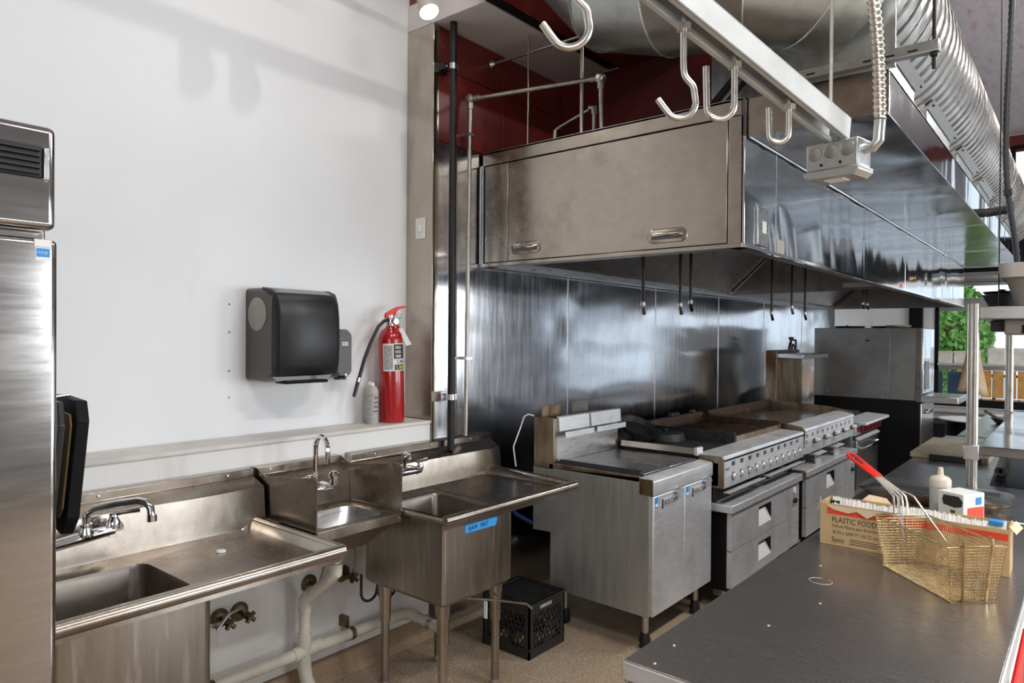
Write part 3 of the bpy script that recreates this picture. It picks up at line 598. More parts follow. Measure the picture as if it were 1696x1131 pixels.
for nm, (x, y), lab in (('spray_can', (2.412, 2.972), 'dented grey aerosol can beside the fire extinguisher'), ('spray_can', (2.450, 3.040), 'pale aerosol can behind the dented grey one')):
    t = thing(nm, lab, 'spray can', (x, y, 1.203), 'aerosol cans on the ledge')
    MB().lathe([(.030, 0), (.0325, .003), (.0325, .178), (.030, .185), (.022, .2), (.012, .206), (0, .206)], (x, y, 1.203), 'z', 22).build('can', 'tub_light', t, 50)
    MB().lathe([(.0328, .02), (.0328, .165)], (x, y, 1.203), 'z', 22).build('wrap', 'ink_grey' if y < 3 else 'tub_light', t, 50)
    for k in range(4): MB().box(x-.012, x+.016, y-.0335, y-.032, 1.27+.024*k, 1.276+.024*k).build('print', 'ink_tan', t)
    MB().lathe([(.011, 0), (.011, .012), (.007, .018), (0, .018)], (x, y, 1.408), 'z', 12).build('spray_cap', 'white_plastic', t)
t = thing('wall_switch', 'white switch plate on the steel column', 'switch', (2.742, 2.955, 2.25))
MB().box(2.733, 2.743, 2.918, 2.992, 2.235, 2.355).build('plate', 'paper', t, bevel=.002)
MB().box(2.727, 2.734, 2.945, 2.965, 2.275, 2.315).build('rocker', 'white_plastic', t, bevel=.002)

# ------------------------------------------------------------------ pipes on the steel wall
t = thing('black_gas_pipe', 'thick black vertical pipe clamped to the wall behind the raw meat sink', 'pipe', (2.81, 2.775, 1.03))
MB().tube([(2.815, 2.775, 1.035), (2.813, 2.775, 4.88)], .0205, 16).build('pipe', 'black_iron_pipe', t)
for z in (3.20, 1.335):
    c = MB().tube([(2.814, 2.775, z-.016), (2.814, 2.775, z+.016)], .0235, 16); c.box(2.835, 2.85, 2.765, 2.785, z-.016, z+.016).build('clamp', 'steel', t)
    b = MB().box(2.762, 2.80, 2.80, 2.86, z-.02, z+.02); b.box(2.76, 2.83, 2.835, 2.861, z-.028, z+.028).build('bracket', 'black_iron_pipe' if z > 2 else 'steel', t, bevel=.002)
    MB().lathe([(.007, -.006), (.007, 0)], (2.782, 2.80, z), 'y', 8).build('bolt', 'steel', t)
t = thing('conduit_run', 'thin steel conduit rising up the wall and crossing over to the hood', 'pipe', (2.978, 2.8, 1.1))
MB().tube([(2.978, 2.815, 1.095), (2.982, 2.80, 3.05)], .0125, 12).build('riser', 'pipe_steel', t)
MB().tube([(2.99, 2.78, 3.068), (3.165, 2.05, 3.068)], .0125, 12).build('cross_pipe', 'pipe_steel', t)
MB().tube([(3.172, 2.025, 3.05), (3.18, 2.02, 2.792)], .0125, 12).build('drop_pipe', 'pipe_steel', t)
for p, q in (((2.982, 2.80, 3.068), (0, 0)), ((3.172, 2.025, 3.068), (0, 0))):
    e = MB().lathe([(0, -.026), (.014, -.026), (.026, -.018), (.03, 0), (.026, .018), (0, .026)], p, 'x', 16)
    e.tube([p, (p[0], p[1], p[2]-.06)], .018, 12); e.tube([p, (p[0]+(.014 if q == (0, 0) and p[1] > 2.5 else -.014), p[1]-(.06 if p[1] > 2.5 else -.06), p[2])], .018, 12); e.build('elbow', 'pipe_steel', t)
    MB().lathe([(.013, -.003), (.013, 0)], (p[0]-.027, p[1], p[2]), 'x', 6).build('plug', 'steel', t)
for z in (2.86, 1.55): MB().box(2.955, 3.005, 2.79, 2.861, z-.008, z+.008).build('strap', 'steel', t)
t = thing('small_conduit', 'short bent conduit standing on top of the hood end', 'pipe', (3.3, 2.2, 2.8))
MB().tube([(3.30, 2.147, 2.793), (3.30, 2.147, 2.955)], .0125, 12).build('riser', 'pipe_steel', t)
MB().tube([(3.30, 2.147, 2.925), (3.30, 2.147, 2.965), (3.30, 2.175, 2.972)], .019, 12).build('elbow', 'pipe_steel', t)
MB().tube([(3.30, 2.16, 2.968), (3.30, 2.40, 2.898)], .0095, 12).build('cross_pipe', 'pipe_steel', t)
MB().tube([(3.30, 2.385, 2.90), (3.30, 2.415, 2.885), (3.30, 2.42, 2.793)], .015, 12).build('end_bend', 'pipe_steel', t)
for (x, y, r, lab) in ((3.20, 2.542, .0048, 'thin threaded hanger rod over the hood end, left one'), (3.20, 2.164, .0105, 'thicker galvanised hanger rod over the hood end, right one')):
    tag(MB().tube([(x, y, 2.792), (x, y, 3.449)], r, 10).build('hanger_rod', 'pipe_steel'), lab, 'rod', 'hanger rods over the hood end')
t = thing('sprinkler_pipe', 'thin pipe running out from the red wall below the soffit', 'pipe', (3.24, 2.5, 3.36))
MB().tube([(3.245, 2.863, 3.365), (3.245, 1.95, 3.365)], .0095, 10).build('pipe', 'pipe_steel', t)
MB().lathe([(.028, -.008), (.02, -.02), (.012, -.03)], (3.245, 2.868, 3.365), 'y', 14).build('escutcheon', 'pipe_steel', t)

# ------------------------------------------------------------------ ceiling track with lamp heads along the white wall
t = thing('track_lighting', 'ceiling track with lit lamp head at the top of the steel column', 'lamp', (1.4, 2.6, 3.45))
MB().box(-.2, 2.62, 2.58, 2.62, 3.56, 3.595).build('rail', 'white_plastic', t, bevel=.003)
for x in (.2, 1.4, 2.5): MB().rod((x, 2.6, 3.595), (x, 2.6, 4.9), .006).build('drop_rod', 'white_plastic', t)
def lamp_head(x, lit):
    if lit: p = Vector((x, 2.61, 3.40)); d = Vector((.02, -.42, -.90)).normalized(); ln = .10
    else: p = Vector((x, 2.60, 3.535)); d = Vector((.12, .05, -1)).normalized(); ln = .085
    MB().tube([(x, 2.6, 3.565), p], .010, 10).build('lamp_stem', 'white_plastic', t)
    h = MB().tube([p-d*.03, p-d*.02, p+d*ln*.35, p+d*ln], [.022, .036, .040, .050], 20).build('lamp_head', 'tub_light', t)
    q = p+d*(ln+.001)
    if lit:
        MB().tube([q-d*.012, q+d*.006, q+d*.018, q+d*.024], [.047, .047, .034, .012], 20).build('bulb', 'lamp', h)
        l = bpy.data.lights.new('track_lamp', 'SPOT'); l.energy = 14; l.color = (1, .88, .70); l.spot_size = R(110); l.spot_blend = .8; l.shadow_soft_size = .05
        o = bpy.data.objects.new('track_lamp', l); COL.objects.link(o); o.location = q+d*.05; o.rotation_euler = d.to_track_quat('-Z', 'Y').to_euler()
lamp_head(2.425, True); lamp_head(1.785, False); lamp_head(1.647, False)
# unseen spot lamp added to throw the track's shadow on the white wall
t = thing('added_shadow_spot', 'small unseen spot added to throw the track shadow on the white wall', 'lamp', (1.9, 1.87, 4.42))
MB().rod((1.9, 1.87, 4.5), (1.9, 1.87, 4.9), .006).build('stem', 'white_plastic', t)
MB().lathe([(.03, .12), (.05, .10), (.06, .0), (.055, .0), (.045, .09), (0, .10)], (1.9, 1.87, 4.41), 'z', 20).build('shade', 'tub', t)
MB().lathe([(0, .02), (.028, .03), (.03, .06), (.015, .085)], (1.9, 1.87, 4.41), 'z', 14).build('bulb', 'lamp', t)
l = bpy.data.lights.new('added_shadow_spot_light', 'SPOT'); l.energy = 34; l.color = (1, .97, .93); l.spot_size = R(120); l.spot_blend = .5; l.shadow_soft_size = .025
o = bpy.data.objects.new('added_shadow_spot_light', l); COL.objects.link(o); o.location = (1.9, 1.87, 4.40); o.rotation_euler = Vector((-.25, .75, -.85)).to_track_quat('-Z', 'Y').to_euler()

# ------------------------------------------------------------------ deep fryers
t = thing('double_fryer', 'grey steel double deep fryer with two front doors', 'fryer', (3.68, 2.15, 0))
FX0, FX1, FY = 3.30, 4.045, 1.755
MB().prism('x', [(1.78, .19), (2.428, .203), (2.428, .53), (2.557, .525), (2.557, .906), (1.835, .93), (1.78, .93)], FX0, FX0+.012).build('side_panel', 'steel_fryer', t, bevel=.002)
MB().prism('x', [(1.78, .19), (2.428, .203), (2.428, .53), (2.557, .525), (2.557, .906), (1.835, .93), (1.78, .93)], FX1-.012, FX1).build('side_panel', 'steel_fryer', t, bevel=.002)
MB().box(FX0+.012, FX1-.012, 1.80, 2.42, .22, .80).build('cabinet_core', 'black_matte', t)
xm = 3.672
for a, b in ((FX0+.004, xm-.002), (xm+.002, FX1-.004)):
    d = MB().box(a, b, FY, FY+.028, .198, .838).build('door', 'steel_front', t, bevel=.006)
    bd = MB().box(a+.085, a+.275, FY-.003, FY, .762, .812).build('badge', 'steel_front', d, bevel=.002)
    MB().box(a+.085, a+.102, FY-.0042, FY-.003, .762, .812).build('badge_bar', 'ink', bd)
    text('badge_lettering', 'VULCAN', .040, (a+.110, FY-.0036, .773), (1, 0, 0), (0, 0, 1), 'ink', bd, .0005, 1.02, shear=.1)
    MB().prism('x', [(FY, .838), (FY-.028, .836), (FY-.032, .822), (FY-.026, .818), (FY-.022, .828), (FY, .826)], a+.23, a+.30).build('door_handle', 'steel', d)
    e = MB().box(a+.012, a+.046, FY-.0012, FY, .775, .832).build('energy_sticker', 'ink_blue', d)
    MB().box(a+.016, a+.042, FY-.0018, FY-.0012, .782, .797).build('sticker_print', 'paper', e)
MB().prism('x', [(1.835, .842), (FY, .842), (FY-.004, .85), (FY-.004, .918), (FY+.006, .926), (1.835, .934)], FX0-.002, FX1).build('front_rail', 'steel_front', t, bevel=.003)
MB().box(FX0-.003, FX0+.001, FY+.002, 1.838, .842, .928).build('rail_end', 'steel_rust', t, bevel=.002)
MB().box(FX0, FX0+.03, 1.838, 2.44, .905, .936).build('top_edge', 'steel_rust', t, bevel=.003)
MB().prism('y', [(FX0+.03, .936), (FX0+.06, .955), (FX0+.085, .952), (FX0+.085, .936)], 1.86, 2.40).build('drip_strip', 'black', t)
for a, b in ((FX0+.07, xm), (xm+.004, FX1-.02)): MB().box(a, b, 1.85, 2.415, .925, .938).build('tank_cover', 'steel', t, bevel=.002)
fl = MB().box(FX0+.035, FX1, 2.42, 2.555, .90, 1.185).build('flue_box', 'steel', t, bevel=.003)
MB().box(FX0, FX0+.036, 2.41, 2.555, .90, 1.20).build('flue_side', 'steel_rust', t, bevel=.003)
for a, b in ((FX0+.045, 3.665), (3.69, FX1)):
    MB().prism('x', [(2.42, 1.115), (2.397, 1.12), (2.402, 1.205), (2.42, 1.21)], a, b).build('flue_cap', 'steel_front', t, bevel=.002)
    MB().prism('x', [(2.42, 1.085), (2.36, 1.085), (2.36, 1.12), (2.366, 1.12), (2.366, 1.092), (2.42, 1.092)], a+.01, b).build('basket_hanger', 'steel_front', t, bevel=.002)
MB().box(FX0+.005, FX0+.20, 2.500, 2.506, 1.185, 1.262).build('flue_deflector', 'steel_rust', t)
MB().box(3.62, 3.80, 2.500, 2.506, 1.185, 1.272).build('flue_deflector', 'steel_dark', t)
for x, y in ((3.36, 1.83), (3.98, 1.83), (3.36, 2.36), (3.98, 2.36)):
    MB().tube([(x, y, .06), (x, y, .22)], .0185, 12).build('leg', 'pipe_steel', t)
    MB().lathe([(.026, 0), (.032, .01), (.032, .045), (.026, .07), (.024, .085)], (x, y, .0), 'z', 14).build('caster', 'black_iron_pipe', t)
MB().tube([(3.255, 2.62, 1.14), (3.26, 2.60, 1.20), (3.275, 2.58, 1.215), (3.30, 2.555, 1.205)], .004, 6).build('bent_wire', 'white_plastic', t, label='thin white wire at the flue corner')
MB().tube([(3.255, 2.62, 1.14), (3.21, 2.64, 1.02), (3.235, 2.64, .90)], .004, 6).build('bent_wire', 'white_plastic', t)

# ------------------------------------------------------------------ refrigerated chef bases
def caster(t, x, y, r=.045):
    MB().lathe([(r*.6, -.018), (r, -.016), (r, .016), (r*.6, .018)], (x, y, r), 'x', 16).build('caster', 'black', t)
    MB().box(x-.028, x+.028, y-.03, y+.03, r*1.7, .12).build('caster_fork', 'galv_dark', t)
def chef_base(x0, x1, label, cols):
    t = thing('chef_base', label, 'refrigerator', ((x0+x1)/2, 2.05, 0), 'chef bases under the cooking line')
    yf = 1.665
    MB().box(x0+.02, x1-.02, yf+.03, 2.50, .125, .615).build('cabinet', 'black_matte', t, bevel=.004)
    MB().box(x0-.012, x1, yf-.022, 2.52, .615, .662).build('worktop', 'steel_front', t, bevel=.004)
    xg = x1-.20
    n = cols; w = (xg-.01-(x0+.03))/n
    for c in range(n):
        a = x0+.03+w*c; b = a+w-.006
        for z0, z1 in ((.145, .368), (.374, .603)):
            hx0, hx1, hz0, hz1 = (a+b)/2-.085, (a+b)/2+.15, z0+.062, z1-.040
            y1 = yf+.034; mb = MB()
            mb.box(a, b, yf, y1, z0, hz0); mb.box(a, b, yf, y1, hz1, z1); mb.box(a, hx0, yf, y1, hz0, hz1); mb.box(hx1, b, yf, y1, hz0, hz1)
            d = mb.build('drawer', 'steel_front', t)
            MB().box(hx0, hx1, y1-.006, y1, hz0, hz1).build('handle_recess', 'black_matte', d)
            MB().prism('x', [(yf+.001, hz0), (y1-.006, hz0), (y1-.006, hz1-.03), (yf+.003, hz0+.01)], hx0+.003, hx1-.003).build('handle_lip', 'white_plastic', d)
            MB().prism('y', [(hx1-.05, hz1), (hx1, hz1), (hx1, hz0+.02)], yf+.001, y1-.008).build('handle_wedge', 'black_matte', d)
    g = MB().box(xg, x1-.01, yf, yf+.03, .145, .603).build('control_panel', 'steel_front', t, bevel=.003)
    MB().lathe([(.022, -.006), (.026, 0)], (xg+.085, yf, .555), 'y', 18).build('thermometer', 'paper', g)
    MB().lathe([(.018, -.022), (.02, -.004), (.022, 0)], (xg+.07, yf, .485), 'y', 14).build('dial', 'black', g)
    for r_ in range(13): MB().box(xg+.03, x1-.045, yf-.003, yf, .165+.02*r_, .176+.02*r_).build('louver', 'ink_grey', g)
    for x in (x0+.08, x1-.10):
        for y in (1.76, 2.42): caster(t, x, y)
    return t
chef_base(4.10, 5.43, 'left chef base with two steel drawers under the charbroiler', 1)
chef_base(5.565, 7.06, 'right chef base with steel drawers under the griddle', 1)
tag(MB().box(5.435, 5.55, 1.655, 2.4, .62, .665).build('filler_plate', 'steel_rust', bevel=.003), 'greasy steel filler plate between the two chef bases', 'plate')

# ------------------------------------------------------------------ charbroiler
t = thing('charbroiler', 'long gas charbroiler with ten small knobs between fryer and griddle', 'grill', (4.83, 2.1, .665))
BX0, BX1, BY = 4.062, 5.605, 1.692
MB().box(BX0, BX1, BY+.03, 2.58, .775, .92).build('body', 'steel_dark', t, bevel=.003)
MB().prism('x', [(BY, .765), (BY, .945), (BY+.012, .958), (BY+.16, .958), (BY+.16, .765)], BX0, BX0+.012).build('side_cheek', 'steel_rust', t, bevel=.002)
slots = [BX0+.13+.137*k for k in range(10)]
pn = MB(); zs0, zs1 = .885, .915; ed = [BX0+.012]
for s_ in slots: ed += [s_, s_+.058]
ed.append(BX1)
pn.box(BX0+.012, BX1, BY, BY+.012, .765, zs0); pn.box(BX0+.012, BX1, BY, BY+.012, zs1, .926)
for k in range(0, len(ed), 2): pn.box(ed[k], ed[k+1], BY, BY+.012, zs0, zs1)
pnl = pn.build('control_panel', 'steel_front', t, smooth=0)
for s_ in slots: MB().box(s_-.002, s_+.06, BY+.012, BY+.016, zs0-.003, zs1+.003).build('vent_slot', 'black_matte', pnl)
MB().box(BX0+.04, BX1-.02, BY-.001, BY+.004, .928, .936).build('trim_slot', 'black_matte', t)
MB().prism('x', [(BY, .936), (BY-.004, .942), (BY+.004, .96), (BY+.17, .966), (BY+.17, .945), (BY+.012, .936)], BX0+.012, BX1).build('front_ledge', 'steel_front', t, bevel=.002)
text('badge_lettering', 'MAGIC', .020, (BX0+.03, BY-.001, .872), (1, 0, 0), (0, 0, 1), 'ink_tan', t, .0005)
def valve_knob(x, y, z, mat, par, s=1.0):
    k = MB().lathe([(.017*s, 0), (.017*s, -.014), (.013*s, -.02), (0, -.02)], (x, y, z), 'y', 12)
    k.box(x-.005*s, x+.005*s, y-.038*s, y-.012, z-.021*s, z+.021*s); o = k.build('knob', mat, par, bevel=.0015)
    MB().lathe([(.022*s, -.003), (.022*s, 0)], (x, y, z), 'y', 14).build('bezel', 'black', o); return o
for k in range(11): valve_knob(BX0+.15+.128*k, BY, .825, 'steel_front', t, 1.15)
for a, b in ((BX0+.03, BX0+.62), (BX0+.72, BX1-.08)):
    MB().prism('x', [(BY+.01, .735), (BY-.035, .735), (BY-.04, .748), (BY-.034, .750), (BY-.03, .741), (BY+.01, .741)], a, b).build('drip_tray', 'steel_front', t)
MB().box(BX0+.63, BX0+.71, BY+.0, BY+.10, .70, .765).build('gas_fitting', 'black_iron_pipe', t, bevel=.01)
for x in (BX0+.06, BX1-.06):
    for y in (1.78, 2.48): MB().lathe([(.02, 0), (.024, .02), (.018, .04), (.018, .12)], (x, y, .663), 'z', 10).build('foot', 'black_iron_pipe', t)
MB().box(BX0+.02, 4.66, BY+.17, 2.52, .92, .952).build('griddle_plate', 'iron', t, bevel=.004)
MB().prism('y', [(BX0-.012, .955), (BX0-.012, .995), (BX0+.0, 1.0), (BX0+.012, .998), (BX0+.012, .955)], 1.87, 2.40).build('splash_strip', 'steel_jog', t, bevel=.002)
MB().box(BX0-.02, BX0+.06, 1.85, 1.875, .95, 1.0).build('strip_end', 'steel_front', t, bevel=.004)
MB().box(BX0, BX1, 2.52, 2.56, .92, 1.055).build('rear_splash', 'grate', t, bevel=.004)
MB().box(4.66, 4.675, BY+.17, 2.52, .92, 1.03).build('side_splash', 'iron', t, bevel=.003)
MB().box(5.575, 5.59, BY+.17, 2.52, .92, 1.03).build('side_splash', 'grate', t, bevel=.003)
for k in range(6):
    x = 4.685+.148*k
    g = MB()
    for j in range(6): g.prism('x', [(0, 0), (0, 0), (0, 0)], 0, 0) if False else g.box(x+.023*j, x+.023*j+.011, BY+.20, 2.50, .935, .975+.006*(j % 2))
    g.box(x, x+.138, BY+.19, BY+.205, .93, .985); g.box(x, x+.138, 2.495, 2.51, .93, .985)
    g.build('grate', 'grate', t)
MB().box(4.68, 5.57, BY+.165, BY+.188, .95, 1.005).build('grate_stop', 'steel_rust', t, bevel=.002)
for k in range(5):
    q = rnd.uniform(4.7, 5.5); MB().lathe([(.0, 0), (.03, .01), (.02, .03), (0, .035)], (q, 2.54, 1.05), 'z', 7).build('burnt_crumb', 'grate', t)
# two cast iron pans on the charbroiler's flat plate
t = thing('cast_iron_skillet', 'black skillet tilted against the rear edge of the charbroiler', 'pan', (4.33, 2.40, .955))
mb = MB().lathe([(.0, .0), (.10, .0), (.125, .012), (.138, .055), (.133, .055), (.118, .016), (0, .010)], (0, 0, 0), 'z', 28)
mb.xf(Matrix.Translation((4.245, 2.385, 1.045)) @ Matrix.Rotation(R(-14), 4, 'Z') @ Matrix.Rotation(R(26), 4, 'X') @ Matrix.Translation((0, 0, -.02)))
mb.build('pan', 'iron', t, 40)
MB().tube([(4.245, 2.50, 1.10), (4.25, 2.545, 1.12)], [.014, .010], 8).build('handle', 'iron', t)
t = thing('upturned_skillet', 'black skillet lying upside down on the charbroiler plate', 'pan', (4.52, 2.31, .953))
MB().lathe([(.150, 0), (.150, .008), (.138, .05), (.125, .058), (0, .060)], (4.535, 2.33, .953), 'z', 30).build('pan', 'iron', t, 40)
MB().box(4.53, 4.565, 2.315, 2.345, 1.012, 1.032).build('burnt_lump', 'iron', t, bevel=.004)
MB().tube([(4.58, 2.44, .965), (4.62, 2.49, .968)], [.016, .012], 8).build('handle', 'iron', t)

# ------------------------------------------------------------------ griddle
t = thing('griddle', 'wide flat top griddle with five brown knobs right of the charbroiler', 'griddle', (6.38, 2.1, .665))
GX0, GX1, GY = 5.640, 7.10, 1.692
MB().box(GX0, GX1, GY+.03, 2.50, .79, .945).build('body', 'steel_dark', t, bevel=.003)
slots = [GX0+.03+.139*k for k in range(11)]
pn = MB(); zs0, zs1 = .900, .930; ed = [GX0]
for s_ in slots[:-1]: ed += [s_, s_+.05]
ed.append(GX1)
pn.box(GX0, GX1, GY, GY+.012, .775, zs0); pn.box(GX0, GX1, GY, GY+.012, zs1, .948)
for k in range(0, len(ed), 2): pn.box(ed[k], ed[k+1], GY, GY+.012, zs0, zs1)
pnl = pn.build('control_panel', 'steel_front', t, smooth=0)
for s_ in slots[:-1]: MB().box(s_-.002, s_+.052, GY+.012, GY+.016, zs0-.003, zs1+.003).build('vent_slot', 'black_matte', pnl)
MB().prism('x', [(GY, .948), (GY-.006, .955), (GY, .975), (GY+.09, .995), (GY+.17, .995), (GY+.17, .95)], GX0+.012, GX1).build('grease_trough', 'steel_front', t, bevel=.004)
MB().box(GX0+.012, GX1-.012, GY+.17, 2.47, .95, .985).build('plate', 'griddle', t, bevel=.003)
MB().prism('x', [(GY+.01, .79), (GY-.004, .95), (GY+.02, .99), (GY+.20, 1.01), (2.50, 1.045), (2.50, .79)], GX0, GX0+.012).build('side_splash', 'steel_rust', t, bevel=.003)
MB().prism('x', [(GY+.01, .79), (GY-.004, .95), (GY+.02, 1.0), (GY+.20, 1.035), (2.50, 1.065), (2.50, .79)], GX1-.012, GX1).build('side_splash', 'steel_rust', t, bevel=.003)
MB().box(GX0, GX1, 2.485, 2.50, .79, 1.065).build('rear_splash', 'grate', t, bevel=.003)
for k in range(5):
    x = GX0+.22+.285*k
    o = MB().lathe([(.02, 0), (.022, -.02), (.016, -.032), (0, -.032)], (x, GY, .862), 'y', 14).build('knob', 'knob_brown', t)
    MB().box(x-.034, x+.034, GY-.048, GY-.022, .855, .869).build('knob_grip', 'steel', o, bevel=.004)
    MB().box(x-.02, x+.006, GY-.05, GY-.02, .868, .886).build('knob_guard', 'paper', o, bevel=.003)
MB().box(GX0+.03, GX0+.045, GY-.002, GY, .855, .885).build('badge', 'knob_brown', t)
for x in (GX0+.28, GX0+.82):
    MB().prism('x', [(GY-.02, .735), (GY-.026, .742), (GY+.06, .76), (GY+.06, .735)], x, x+.24).build('drip_tray', 'steel_front', t)
    MB().box(x+.02, x+.15, GY+.0, GY+.012, .665, .735).build('bracket', 'steel_front', t)
for x in (GX0+.07, GX1-.07):
    for y in (1.80, 2.42): MB().lathe([(.022, 0), (.026, .02), (.02, .04), (.02, .135)], (x, y, .663), 'z', 10).build('foot', 'black_iron_pipe', t)

# ------------------------------------------------------------------ range with riser shelf
t = thing('gas_range', 'narrow gas range with dark red knobs at the far end of the line', 'range', (7.7, 2.1, 0))
RX0, RX1, RY = 7.20, 8.10, 1.70
MB().box(RX0, RX1, RY+.03, 2.50, .15, .86).build('body', 'steel', t, bevel=.004)
MB().prism('x', [(RY-.10, .862), (RY-.105, .875), (RY-.10, .892), (RY+.12, .905), (RY+.12, .862)], RX0, RX1+.05).build('front_shelf', 'steel_front', t, bevel=.006)
MB().box(RX0, RX1, RY+.10, 2.48, .86, .90).build('cooktop', 'steel_dark', t, bevel=.003)
for k in range(3): MB().box(RX0+.03+.29*k, RX0+.28+.29*k, RY+.16, 2.44, .90, .925).build('grate', 'iron', t, bevel=.004)
MB().box(RX0, RX1, RY, RY+.03, .755, .86).build('control_panel', 'steel_front', t, bevel=.003)
for k in range(7):
    x = RX0+.10+.12*k
    o = MB().lathe([(.024, 0), (.026, -.02), (.02, -.034), (0, -.034)], (x, RY, .81), 'y', 14).build('knob', 'knob_red', t)
    MB().box(x-.006, x+.006, RY-.05, RY-.02, .775, .845).build('knob_grip', 'knob_red', o, bevel=.002)
MB().prism('x', [(RY, .74), (RY-.03, .72), (RY-.03, .71), (RY, .715)], RX0+.02, RX1-.02).build('drip_lip', 'steel_front', t)
d = MB().box(RX0+.02, RX1-.02, RY-.012, RY+.028, .23, .705).build('oven_door', 'steel', t, bevel=.005)
MB().tube([(RX0+.12, RY-.012, .625), (RX0+.13, RY-.06, .64), (RX0+.45, RY-.07, .64), (RX1-.13, RY-.06, .64), (RX1-.12, RY-.012, .625)], .014, 12).build('handle', 'chrome', d)
for x in (RX0+.06, RX1-.06):
    for y in (1.80, 2.42): MB().lathe([(.03, 0), (.03, .02), (.02, .03), (.02, .15)], (x, y, 0), 'z', 10).build('leg', 'steel', t)
rz = MB().box(RX0+.03, RX1, 2.47, 2.49, .90, 1.50).build('riser', 'steel_rust', t, bevel=.003)
MB().box(RX0, RX0+.035, 2.45, 2.56, .90, 1.555).build('riser_side', 'steel_rust', t, bevel=.003)
MB().box(RX0+.03, RX1, 2.50, 2.56, 1.49, 1.56).build('riser_cap', 'steel_dark', t, bevel=.003)
MB().prism('x', [(2.47, 1.485), (2.20, 1.475), (2.195, 1.52), (2.205, 1.525), (2.47, 1.53)], RX0+.03, RX1+.02).build('high_shelf', 'steel', t, bevel=.004)
t = thing('pot_filler', 'small black pipe fitting with hose on the range riser', 'faucet', (7.9, 2.53, 1.56))
MB().tube([(7.82, 2.53, 1.56), (7.86, 2.53, 1.63), (7.90, 2.53, 1.66)], .010, 8).build('hose', 'black_iron_pipe', t)
MB().tube([(7.90, 2.53, 1.56), (7.90, 2.53, 1.665), (8.06, 2.53, 1.665), (8.065, 2.53, 1.56)], .012, 8).build('frame', 'black_iron_pipe', t)
MB().tube([(7.94, 2.53, 1.56), (7.97, 2.53, 1.62), (8.02, 2.53, 1.60), (8.03, 2.53, 1.56)], .009, 8).build('hose_loop', 'black_iron_pipe', t)
MB().box(7.86, 7.95, 2.515, 2.545, 1.665, 1.70).build('valve', 'black_iron_pipe', t, bevel=.006)

# ------------------------------------------------------------------ oven cabinet past the range
t = thing('oven_cabinet', 'tall oven with grey side panel over a black base', 'oven', (8.85, 1.9, 0))
OX = 8.45
up = MB().box(OX, 9.25, 1.40, 2.44, 1.03, 1.806).build('housing', 'grey_panel', t, bevel=.003)
MB().box(OX-.008, OX, 1.655, 2.44, 1.03, 1.804).build('side_panel', 'grey_panel', t, bevel=.002)
MB().box(OX-.008, OX, 1.41, 1.651, 1.03, 1.804).build('side_panel', 'grey_panel', t, bevel=.002)
MB().box(OX-.012, OX, 1.352, 1.41, 1.02, 1.806).build('corner_trim', 'steel_dark', t, bevel=.003)
for y, z in ((2.10, 1.045), (1.72, 1.045), (2.28, 1.09)): MB().lathe([(.010, -.004), (.010, 0)], (OX-.008, y, z), 'x', 8).build('screw', 'steel', t)
MB().box(OX-.0095, OX-.008, 1.86, 1.90, 1.66, 1.675).build('slot', 'black_matte', t)
MB().box(OX, 9.25, 1.37, 2.44, .10, 1.03).build('base', 'black_matte', t, bevel=.004)
MB().box(OX+.05, 9.20, 1.352, 1.37, 1.10, 1.80).build('front_panel', 'steel_hood', t, bevel=.003)
MB().box(OX+.18, 8.85, 1.344, 1.353, 1.14, 1.45).build('mouth', 'steel_dark', t)
MB().box(OX+.15, 8.90, 1.340, 1.352, 1.45, 1.475).build('mouth_trim', 'steel', t)
MB().box(OX-.01, 9.10, 1.02, 1.40, 1.015, 1.085).build('landing_shelf', 'steel', t, bevel=.006)
MB().box(OX+.02, 9.22, 1.355, 1.37, .30, 1.0).build('base_front', 'steel', t, bevel=.004)
for x in (8.62, 8.80): MB().tube([(x, 1.355, .90), (x, 1.31, .90), (x, 1.30, .93)], [.018, .014, .012], 10).build('knob', 'chrome', t)
for x in (8.55, 9.15):
    for y in (1.45, 2.35): MB().lathe([(.03, 0), (.025, .11)], (x, y, 0), 'z', 10).build('leg', 'black', t)
t = thing('baking_pan', 'round black pan on top of the oven', 'pan', (8.7, 2.15, 1.81))
MB().lathe([(0, 0), (.15, 0), (.165, .022), (.158, .022), (.145, .004), (0, .004)], (8.72, 2.13, 1.808), 'z', 24).build('pan', 'iron', t, 40)
MB().tube([(8.56, 2.13, 1.826), (8.50, 2.10, 1.832)], .008, 8).build('handle', 'iron', t)
for x, y, r_, n, lab, mt in ((8.66, 1.62, .13, 3, 'short stack of pale plates on the oven, near its corner', 'bottle_cap'), (8.75, 1.82, .10, 2, 'shiny round lids on the oven between pan and plates', 'steel')):
    t = thing('plate_stack', lab, 'plates', (x, y, 1.808))
    for k in range(n): MB().lathe([(0, 0), (r_*.6, 0), (r_, .012), (r_*.98, .014), (r_*.6, .004), (0, .004)], (x, y, 1.808+.008*k), 'z', 24).build('plate', mt, t, 40)

